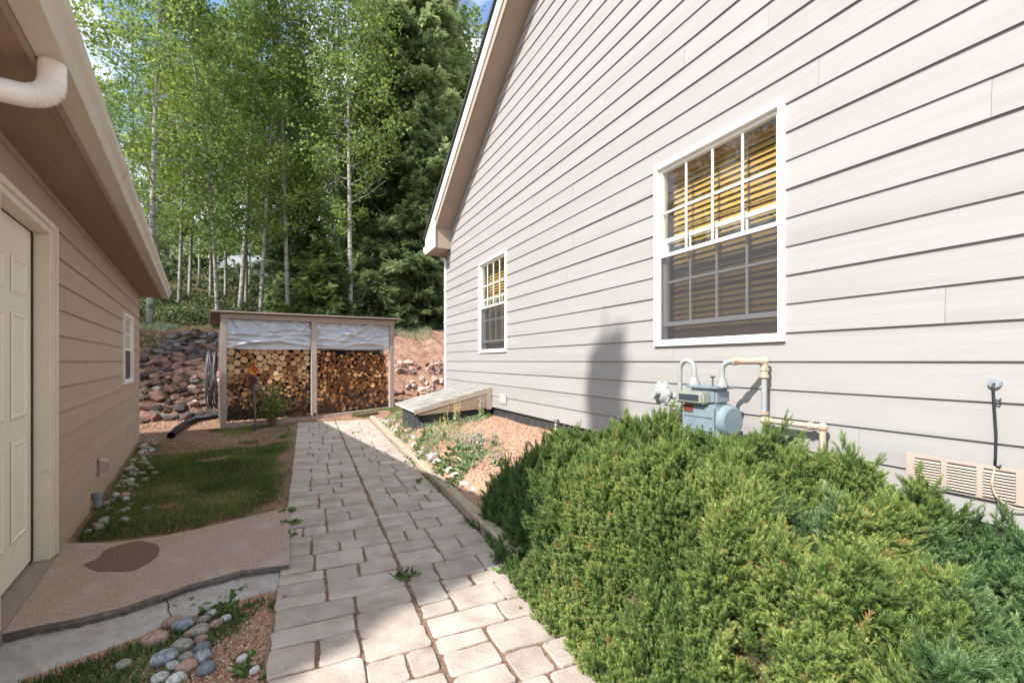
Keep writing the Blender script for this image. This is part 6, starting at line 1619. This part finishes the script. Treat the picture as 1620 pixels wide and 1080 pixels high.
# ---- small plants
def rosette(x, y, r, n, mat, seed, name, label, cat, group=None, up=.5, wid=.22, zo=0.0):
    rs = RS(seed); tv = np.array([(-.0, 0, 0), (.5 * wid, 0.02, .35), (.6 * wid, 0, .7), (0, -.08, 1.0), (-.6 * wid, 0, .7), (-.5 * wid, .02, .35)]); tf = [(0, 1, 5), (5, 1, 2), (5, 2, 4), (4, 2, 3)]
    az = rs.uniform(0, 6.28, n); el = rs.uniform(.15, up + .5, n); D = np.stack([np.cos(az), np.sin(az), el], 1)
    off = rs.normal(0, r * (.62 if name == 'weed_clump' else .35), (n, 2)); X = x + off[:, 0]; Y = y + off[:, 1]; Z = terrain(X, Y) + zo
    V, T, a = scatter(tv, tf, dirmats(D, rs.normal(0, .4, n) + 1.57, r * (.62 if name == 'weed_clump' else 1) * rs.uniform(.5, 1.1, n)), np.stack([X, Y, Z], 1), rs.uniform(.05, .85, n)); b = np.array((x, y, tz(x, y)))
    return tag(link(name, np_mesh(name, V - b, T, mat, a), tuple(b)), label, cat, group)
def onbed(px, py, zz):
    x, y, z = hit(px, py); return x, y
for i, (px, py, r, n, mt, lab) in enumerate((
    (661, 732, .15, 55, 'weed_green', 'dark green dandelion clump behind the timber joint'), (704, 738, .17, 80, 'weed_green', 'leafy green weed clump beside the two white stones'),
    (722, 752, .16, 70, 'weed_green', 'broad weed clump spreading towards the juniper'), (733, 741, .15, 60, 'grey_green', 'grey-green weed just behind the broad clump'),
    (666, 706, .15, 70, 'weed_green', 'bushy green plant half way along the bed edge'), (674, 697, .14, 55, 'grey_green', 'grey-leaved plant next to the bushy one'),
    (633, 690, .13, 60, 'weed_green', 'green clump near the far white stones'), (645, 696, .12, 50, 'grey_green', 'silvery clump beside the far timber'),
    (612, 664, .13, 60, 'grey_green', 'grey-green tuft where the timber ends'), (622, 672, .10, 40, 'weed_green', 'small tuft at the end of the timber'),
    (752, 664, .12, 60, 'grey_green', 'silvery tuft by the hatch corner'), (760, 660, .12, 60, 'weed_green', 'green tuft against the foundation by the hatch'), (690, 672, .12, 60, 'grey_green', 'pale tuft in front of the black window well'), (710, 668, .12, 60, 'grey_green', 'second pale tuft in front of the window well'))):
    x, y = onbed(px, py, .2); rosette(x, y, r * 1.05, int(n * 2.6), mt, 300 + i, 'weed_clump', lab, 'plant', 'weeds and tufts in the bed')
# weeds on path and slab edge
for i, (x, y, r, n, lab) in enumerate(((*gp(640, 915)[:2], .07, 26, 'little weed in the centre seam near the bottom of the path'), (*gp(795, 906)[:2], .06, 18, 'tiny weed at the juniper side of the path'), (*gp(458, 812)[:2], .07, 16, 'weed between slab and path, farthest of three'), (*gp(458, 832)[:2], .075, 18, 'weed between slab and path, middle of three'), (*gp(458, 852)[:2], .06, 14, 'weed between slab and path, nearest of three'),
    (*gp(347, 958, -.02)[:2], .085, 40, 'dandelion rosette at the foot of the footing'), (*gp(292, 958, -.02)[:2], .07, 12, 'small upright weed by the footing crack'), (*gp(382, 935, -.02)[:2], .06, 24, 'orange-tinged weed tuft against the footing'), (*gp(440, 955, -.02)[:2], .07, 26, 'low weed near the top of the gravel wedge'), (*gp(389, 1035, -.02)[:2], .05, 20, 'sprig of weed in the middle of the gravel'), (*gp(395, 1056, -.02)[:2], .06, 26, 'flat weed low in the gravel wedge'), (*gp(378, 978, -.02)[:2], .05, 18, 'small weed just right of the cream cobble'), (*gp(436, 1068, -.02)[:2], .06, 24, 'weed against the paving at the bottom edge'), (*gp(566, 690)[:2], .08, 30, 'green tuft on the far paving stones'))):
    rosette(x, y, r, n, 'weed_green', 340 + i, 'weed', lab, 'weed', 'weeds in the joints and gravel', up=.3, wid=.3, zo=(.04 if lab.startswith('weed between') or 'path' in lab or 'seam' in lab else 0))
def spikes(px, py, nst, h, mat, leafmat, seed, name, label, cat='flower', group=None, spread=.10):
    rs = RS(seed); x, y = onbed(px, py, 0); z = tz(x, y); rt = root(name, WORLD, (x, y, z), label, cat, group)
    m = MB(); C = []; Lf = []
    for k in range(nst):
        a = rs.uniform(0, 6.28); r = spread * rs.rand(); hh = h * rs.uniform(.65, 1.1); p0 = np.array((x + r * .4 * math.cos(a), y + r * .4 * math.sin(a), z - .01)); p2 = np.array((x + r * math.cos(a), y + r * math.sin(a), z + hh)); p1 = (p0 + p2) / 2 + rs.normal(0, .01, 3)
        m.tube([p0, p1, p2], [.0035, .003, .0015], 4, caps=False)
        t = rs.uniform(.55, 1.03, 15)[:, None]; C.append(p0 + (p2 - p0) * t + rs.normal(0, .012, (15, 3)))
        t = rs.uniform(.02, .65, 16)[:, None]; Lf.append(p0 + (p2 - p0) * t + rs.normal(0, .02, (16, 3)))
    part('stems', m, 'twig' if leafmat != 'grey_green' else 'dry_straw', rt); b = np.array((x, y, z))
    for nm, arr, mt, sz in (('blossoms', np.concatenate(C), mat, .016), ('leaves', np.concatenate(Lf), leafmat, .034)):
        q = len(arr); V, T, a = scatter(LEAF_V, LEAF_F, dirmats(randdir(q, rs), rs.uniform(0, 6, q), sz * rs.uniform(.6, 1.3, q)), arr - b, rs.rand(q)); link(nm, np_mesh(nm, V, T, mt, a), parent=rt)
for i, (px, py, ns, h, mt, lab) in enumerate((
    (716, 668, 12, .42, 'petal', 'tall faded catmint in front of the window well'), (703, 672, 9, .42, 'grey_green', 'tall seed stalks left of the catmint'), (697, 672, 6, .36, 'grey_green', 'thin seed stalks at the well corner'), (724, 675, 7, .40, 'petal_yellow', 'tall yellow-flowered stalk before the hatch'), (762, 662, 9, .30, 'petal', 'pale flowering stalks by the hatch post'),
    (702, 696, 4, .28, 'petal_yellow', 'short yellow-flowered stalks in the bed'), (757, 700, 8, .20, 'petal', 'violet catmint in the middle of the bed'), (742, 712, 8, .17, 'petal', 'violet catmint left of the middle one'), (760, 718, 9, .18, 'petal', 'violet catmint nearest the dark juniper'), (728, 707, 6, .16, 'petal', 'faded catmint near the bushy weeds'), (776, 706, 6, .17, 'petal', 'small catmint right of the middle one'), (784, 737, 7, .15, 'petal', 'lilac flowers at the juniper edge'), (642, 682, 6, .22, 'grey_green', 'dry seed stalks beside the well face'), (655, 672, 4, .24, 'petal_yellow', 'pale yellow stalk leaning on the well corner'))):
    spikes(px, py, max(3, int(ns * .6)), h, mt, 'grey_green', 400 + i, 'flower_stalks', lab, 'flower', 'flowers in the garden bed')
leafy_patch('bed_weeds', [(*onbed(px, py, 0), r) for px, py, r in ((640, 686, .22), (655, 700, .25), (672, 716, .25), (690, 690, .3), (700, 676, .3), (735, 672, .25), (735, 700, .25), (760, 712, .25), (715, 726, .2), (690, 712, .22), (745, 730, .2), (620, 668, .2), (780, 720, .18))], 3600, .018, 'grey_green', 77, 'thin grey-green weeds scattered over the sunny bed', 'weeds', 'stuff', hgt=(.02, .35))
def bedgrass(rs, n):
    s = 4.0 + 5.2 * rs.rand(n); v = V1 + .12 + np.abs(rs.normal(0, .33, n)); x0, y0 = [], []; u = s; x = v * P.n[0] + u * P.g[0]; y = v * P.n[1] + u * P.g[1]; return x, y, vnoise(x, y, 2.3, 31) > .03
blades('bed_grass', 7000, bedgrass, .075, .006 / .075, 'grey_green', 31, 'sparse dry grass in the garden bed behind the timber', 'grass')
# rose bush before the logs
def rose():
    x, y, z = hit(429, 675); rt = root('rose_bush', WORLD, (x, y, z), 'thin rose bush with yellow-green leaves in front of the left bay', 'bush'); rs = RS(91); m = MB(); C = []
    for k in range(22):
        a = rs.uniform(0, 6.28); r = rs.uniform(.1, .46); h = rs.uniform(.3, 1.0); p0 = np.array((x, y, z)) + np.append(rs.normal(0, .03, 2), 0); p2 = np.array((x + r * math.cos(a), y + r * math.sin(a) * .7, z + h)); p1 = (p0 * .5 + p2 * .5) + np.array((0, 0, .10)) 
        m.tube([p0, p1, p2], [.007, .005, .0025], 5, caps=False); t = rs.uniform(.25, 1.05, 34)[:, None]; C.append(np.where(t < .5, p0 + (p1 - p0) * t * 2, p1 + (p2 - p1) * (t - .5) * 2) + rs.normal(0, .055, (34, 3)))
    part('stems', m, 'twig', rt); arr = np.concatenate(C); q = len(arr); V, T, a = scatter(LEAF_V, LEAF_F, dirmats(randdir(q, rs) + np.array((0, 0, .6)), rs.uniform(0, 6, q), .045 * rs.uniform(.6, 1.3, q)), arr - np.array((x, y, z)), rs.rand(q)); link('leaves', np_mesh('leaves', V, T, 'rose_leaf', a), parent=rt)
rose()
